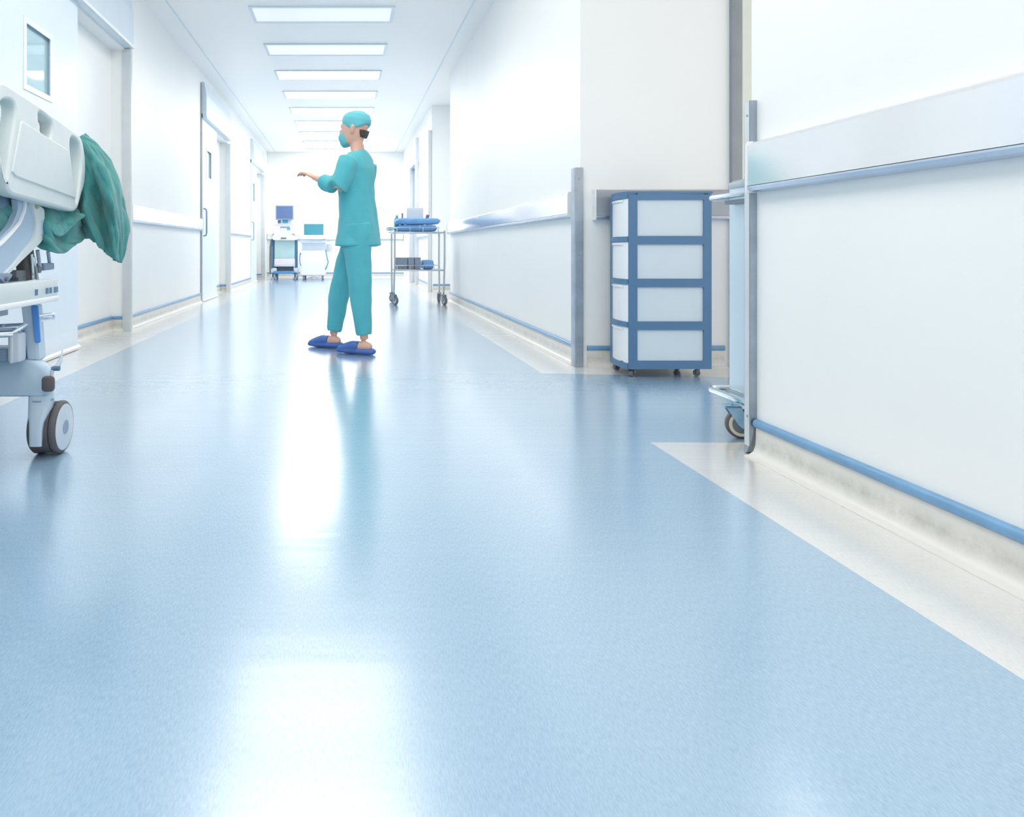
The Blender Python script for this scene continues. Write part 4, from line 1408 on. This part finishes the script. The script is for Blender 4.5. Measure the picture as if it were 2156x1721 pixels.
# across the mattress
top_ = [[Vector((x, y, .935 + (.05 if x > -1.15 and y > 2 else 0) - (.02 if x > -1.11 else 0))) for y in (1.2, 1.6, 1.9, 2.2, 2.5, 2.70)] for x in (-1.10, -1.13, -1.3, -1.5, -1.7, -1.82)]
sheetM.grid(fold(fine(top_, 7, 10), 0.012, wr))
sh = sheetM.build('bed_sheet', 'sheet', None, smooth=True, angle=80)
so = sh.modifiers.new('thick', 'SOLIDIFY')
so.thickness = 0.004
so.offset = 0
tag(sh, 'crumpled green cotton sheet hanging over the far corner of the bed', 'bed sheet')
hem = MB()
hem.tube([Gf[-1][j] + Vector((0.000, -.004, 0)) for j in range(0, len(Gf[0]), 2)], .0035, n=6)
hem.build('hem', 'sheet', sh, smooth=True)


# ---------------------------------------------------------------- the person walking
def ring(c_, rx, ry, d=(0, 0, 1), side=(1, 0, 0), n=20):
    c_, d = Vector(c_), Vector(d).normalized()
    s_ = Vector(side)
    s_ = (s_ - d * s_.dot(d)).normalized()
    t_ = d.cross(s_)
    return [c_ + s_ * (rx * math.cos(2 * PI * k / n)) + t_ * (ry * math.sin(2 * PI * k / n)) for k in range(n)]


def limb(mb, pts, n=18, side=(1, 0, 0)):
    """pts: (center, rx, ry); rings follow the path"""
    rs = []
    for i, (c_, rx, ry) in enumerate(pts):
        a = Vector(pts[max(i - 1, 0)][0])
        b_ = Vector(pts[min(i + 1, len(pts) - 1)][0])
        rs.append(ring(c_, rx, ry, b_ - a, side, n))
    mb.loft(rs)


def remesh(o, voxel, smooth_it=4, fac=.5):
    m_ = o.modifiers.new('r', 'REMESH')
    m_.mode = 'VOXEL'
    m_.voxel_size = voxel
    m_.use_smooth_shade = True
    s_ = o.modifiers.new('s', 'SMOOTH')
    s_.factor = fac
    s_.iterations = smooth_it
    bake(o)
    for p_ in o.data.polygons:
        p_.use_smooth = True
    return o


PY = 4.80
FW = Vector((-.90, .436, 0)).normalized()       # walking direction, slightly away from the camera
SD = Vector((FW.y, -FW.x, 0))                   # the person's right-hand side points ...


def Wp(f, s_, z):
    """person frame: f forward, s_ to the person's right (away side), z up"""
    c0 = Vector((.085, PY, 0))
    r_ = Vector((FW.y, -FW.x, 0))
    return c0 + FW * f + r_ * s_ + Vector((0, 0, z))


RT = Vector((FW.y, -FW.x, 0))
sideF = FW          # rx is measured along forward, ry sideways


def LB(mb, pts, n=18, side=None):
    limb(mb, [(Wp(*c_), rx, ry) for (c_, rx, ry) in pts], n, side=FW if side is None else side)


UP = Vector((0, 0, 1))


body = MB()
# trunk and neck
LB(body, [((0, 0, .80), .065, .10), ((0, 0, .90), .075, .12), ((.01, 0, 1.02), .078, .12), ((.01, 0, 1.14), .085, .13), ((.0, 0, 1.24), .085, .145), ((-.005, 0, 1.315), .06, .12),
          ((0, 0, 1.345), .045, .06), ((.008, 0, 1.40), .045, .047), ((.018, 0, 1.44), .045, .045)])
# head: skull, face
hc = (.03, 0, 1.505)
LB(body, [((.055, 0, 1.398), .028, .026), ((.050, 0, 1.412), .055, .048), ((.040, 0, 1.44), .075, .062), ((.032, 0, 1.48), .088, .070), ((.024, 0, 1.52), .094, .074),
          ((.018, 0, 1.56), .090, .070), ((.012, 0, 1.59), .068, .054), ((.01, 0, 1.61), .032, .026)], 24)
# nose, brow, lips, ears
LB(body, [((.115, 0, 1.515), .010, .008), ((.124, 0, 1.495), .012, .010), ((.134, 0, 1.475), .013, .013), ((.120, 0, 1.464), .010, .012)], 10)
LB(body, [((.104, -.035, 1.527), .010, .018), ((.112, 0, 1.53), .010, .02), ((.104, .035, 1.527), .010, .018)], 8)
LB(body, [((.108, -.018, 1.440), .009, .012), ((.118, 0, 1.441), .010, .014), ((.108, .018, 1.440), .009, .012)], 8)
for s_ in (-1, 1):
    LB(body, [((.012, s_ * .074, 1.465), .010, .006), ((.005, s_ * .079, 1.485), .016, .007), ((.002, s_ * .081, 1.51), .018, .008), ((.008, s_ * .079, 1.525), .010, .006)], 10)

# joints of arms and legs in the person frame
R_sh, R_el, R_wr = (0.0, .165, 1.27), (.06, .20, 1.08), (.24, .13, 1.16)
L_sh, L_el, L_wr = (0.0, -.165, 1.27), (.03, -.225, 1.09), (.23, -.17, 1.17)
hipR, knR, anR = (.02, .085, .84), (.17, .10, .47), (.235, .10, .095)
hipL, knL, anL = (-.02, -.085, .84), (-.055, -.09, .46), (-.085, -.085, .10)


def mid(a, b_, t_):
    return tuple(a[i] + (b_[i] - a[i]) * t_ for i in range(3))


def arm(mb, sh_, el, wr_, k=1.0, cut=1.0):
    LB(mb, [(sh_, .050 * k, .048 * k), (mid(sh_, el, .3), .046 * k, .044 * k), (mid(sh_, el, .75), .040 * k, .038 * k), (el, .038 * k, .038 * k),
            (mid(el, wr_, .25), .037 * k, .036 * k), (mid(el, wr_, .7), .029 * k, .028 * k), (wr_, .024 * k, .021 * k)], 16)


def legm(mb, hp, kn, an, k=1.0):
    LB(mb, [(mid(hp, kn, -.12), .085 * k, .08 * k), (mid(hp, kn, .1), .085 * k, .078 * k), (mid(hp, kn, .5), .068 * k, .064 * k), (mid(hp, kn, .9), .054 * k, .052 * k), (kn, .054 * k, .050 * k),
            (mid(kn, an, .25), .054 * k, .05 * k), (mid(kn, an, .6), .042 * k, .040 * k), (mid(kn, an, .9), .033 * k, .031 * k), (an, .034 * k, .031 * k)], 18)


def foot(mb, an, pitch=0.0, k=1.0):
    f, s_, z = an
    LB(mb, [((f - .052, s_, .050), .014, .018), ((f - .042, s_, .052), .026, .026), ((f, s_, .058), .036, .030), ((f + .06, s_, .046 + pitch * .3), .028, .034),
            ((f + .12, s_, .034 + pitch * .7), .020, .036), ((f + .155, s_, .030 + pitch), .012, .028)], 14, side=UP)


arm(body, R_sh, R_el, R_wr, .92)
arm(body, L_sh, L_el, L_wr, .92)
legm(body, hipR, knR, anR, .82)
legm(body, hipL, knL, anL, .82)
foot(body, anR)
foot(body, anL)


def hand(mb, wr_, el, spread_side):
    """palm, four curled fingers of different length and a thumb from the side of the palm"""
    w_, e_ = Vector(wr_), Vector(el)
    d = (w_ - e_).normalized()
    up = Vector((0, 0, 1))
    lat = d.cross(up).normalized()                   # across the knuckles
    nrm = lat.cross(d).normalized()                  # back of the hand
    q = lambda a, b_, c_: tuple(w_ + d * a + lat * b_ + nrm * c_)
    F2 = lambda v: Vector((0, 0, 0)) + (FW * v.x + RT * v.y + UP * v.z)
    nw = F2(nrm)
    LB(mb, [(q(-.01, 0, 0), .018, .024), (q(.02, 0, 0), .015, .032), (q(.055, 0, .003), .013, .041), (q(.085, 0, .004), .012, .040)], 14, side=nw)
    for i, (off, ln) in enumerate(((-.032, .066), (-.011, .075), (.010, .070), (.030, .056))):
        pts = [(q(.075, off, .004), .0095, .0095), (q(.085 + ln * .42, off * 1.1, .0), .009, .009), (q(.085 + ln * .75, off * 1.12, -.016), .0083, .0083),
               (q(.085 + ln * .95, off * 1.12, -.036), .0072, .0072)]
        LB(mb, pts, 10, side=nw)
    s_ = spread_side
    LB(mb, [(q(.018, s_ * .022, -.004), .014, .012), (q(.04, s_ * .046, -.012), .011, .011), (q(.062, s_ * .058, -.02), .0095, .0095), (q(.083, s_ * .058, -.03), .008, .008)], 10, side=nw)


hand(body, R_wr, R_el, 1)
hand(body, L_wr, L_el, -1)
person = body.build('person', 'skin', None, origin=(.085, PY, 0))
remesh(person, .0062, 3, .4)
tag(person, 'person in teal scrubs and cap walking along the corridor, arms held forward', 'person')


def cloth(mb, name, m, voxel=.009, it=3, amp=.008):
    o = mb.build(name, m, person)
    remesh(o, voxel, it, .5)
    off = wloc(person)
    for v in o.data.vertices:
        p_ = v.co + off
        n_ = noise.noise(Vector((p_.x * 9, p_.y * 9, p_.z * 4.5 + 3))) * amp + noise.noise(Vector((p_.x * 20, p_.y * 20, p_.z * 13))) * amp * .4
        v.co += v.normal * (n_ + .0)
    return o


top = MB()
LB(top, [((-.005, 0, .715), .150, .185), ((-.005, 0, .72), .152, .188), ((-.002, 0, .80), .138, .172), ((.004, 0, .92), .122, .160), ((.012, 0, 1.04), .116, .155), ((.012, 0, 1.15), .116, .165), ((.004, 0, 1.24), .108, .178),
         ((0, 0, 1.30), .084, .160), ((.0, 0, 1.335), .066, .105), ((.004, 0, 1.352), .058, .07)], 28)
for (s0, e0, w0) in ((R_sh, R_el, R_wr), (L_sh, L_el, L_wr)):
    LB(top, [(mid(s0, e0, -.12), .066, .06), (mid(s0, e0, .15), .074, .068), (mid(s0, e0, .6), .068, .064), (mid(s0, e0, .95), .064, .062), (mid(e0, w0, .25), .060, .060), (mid(e0, w0, .62), .050, .052), (mid(e0, w0, .68), .048, .050)], 18)
cloth(top, 'scrub_top', 'scrub', amp=.012)
tr = MB()
LB(tr, [((0, 0, .72), .112, .150), ((0, 0, .80), .118, .158), ((0, 0, .92), .108, .148)], 26)
for (h0, k0_, a0_) in ((hipR, knR, anR), (hipL, knL, anL)):
    LB(tr, [(mid(h0, k0_, -.05), .104, .088), (mid(h0, k0_, .15), .104, .090), (mid(h0, k0_, .5), .090, .082), (mid(h0, k0_, .85), .078, .074), (k0_, .076, .072),
            (mid(k0_, a0_, .3), .074, .068), (mid(k0_, a0_, .65), .060, .058), (mid(k0_, a0_, .90), .055, .053), (mid(k0_, a0_, .93), .054, .053)], 20)
cloth(tr, 'trousers', 'scrub', amp=.012)
cp = MB()
LB(cp, [((.000, 0, 1.485), .088, .078), ((.008, 0, 1.50), .099, .083), ((.014, 0, 1.535), .103, .082), ((.006, 0, 1.575), .100, .080), ((-.002, 0, 1.605), .080, .064), ((-.005, 0, 1.625), .040, .034)], 24)
for v in cp.bm.verts:                       # band rises over the forehead, drops at the nape
    f = (v.co - Wp(0, 0, 0)).dot(FW)
    if v.co.z < 1.54:
        v.co.z += f * .42 * (1.54 - v.co.z) / .055 + .012
cloth(cp, 'surgical_cap', 'cap_cloth', voxel=.006, amp=.005)
mk = MB()
LB(mk, [((.070, 0, 1.400), .042, .046), ((.082, 0, 1.425), .050, .056), ((.088, 0, 1.455), .053, .058), ((.090, 0, 1.478), .046, .052)], 20)
cloth(mk, 'face_mask', 'cap_cloth', voxel=.005, amp=.001)
for an in (anR, anL):
    f, s_, z = an
    shm = MB()
    LB(shm, [((f - .075, s_, .020), .012, .030), ((f - .06, s_, .022), .022, .040), ((f, s_, .022), .022, .044), ((f + .07, s_, .022), .022, .048), ((f + .13, s_, .022), .022, .052), ((f + .185, s_, .022), .016, .040), ((f + .195, s_, .02), .010, .026)], 18, side=UP)
    LB(shm, [((f + .035, s_, .050), .036, .044), ((f + .08, s_, .052), .038, .048), ((f + .13, s_, .042), .030, .049), ((f + .17, s_, .033), .021, .043), ((f + .188, s_, .028), .012, .03)], 18, side=UP)
    o = shm.build('clog', 'clog', person)
    remesh(o, .006, 3, .5)
    zz = min(v.co.z for v in o.data.vertices)
    for v in o.data.vertices:
        v.co.z -= zz - .001
for s_ in (-1, 1):
    MB().lathe(Wp(.105, s_ * .032, 1.503), Wp(1, 0, 0) - Wp(0, 0, 0), [(-.008, 0), (-.008, .009), (0, .010), (.006, .006), (.008, 0)], 14).build('eye', 'white', person, smooth=True)
hr = MB()
LB(hr, [((-.040, 0, 1.44), .018, .040), ((-.044, 0, 1.465), .024, .052), ((-.046, 0, 1.49), .030, .060)], 16)
cloth(hr, 'hair', 'hair', voxel=.006, amp=.003)
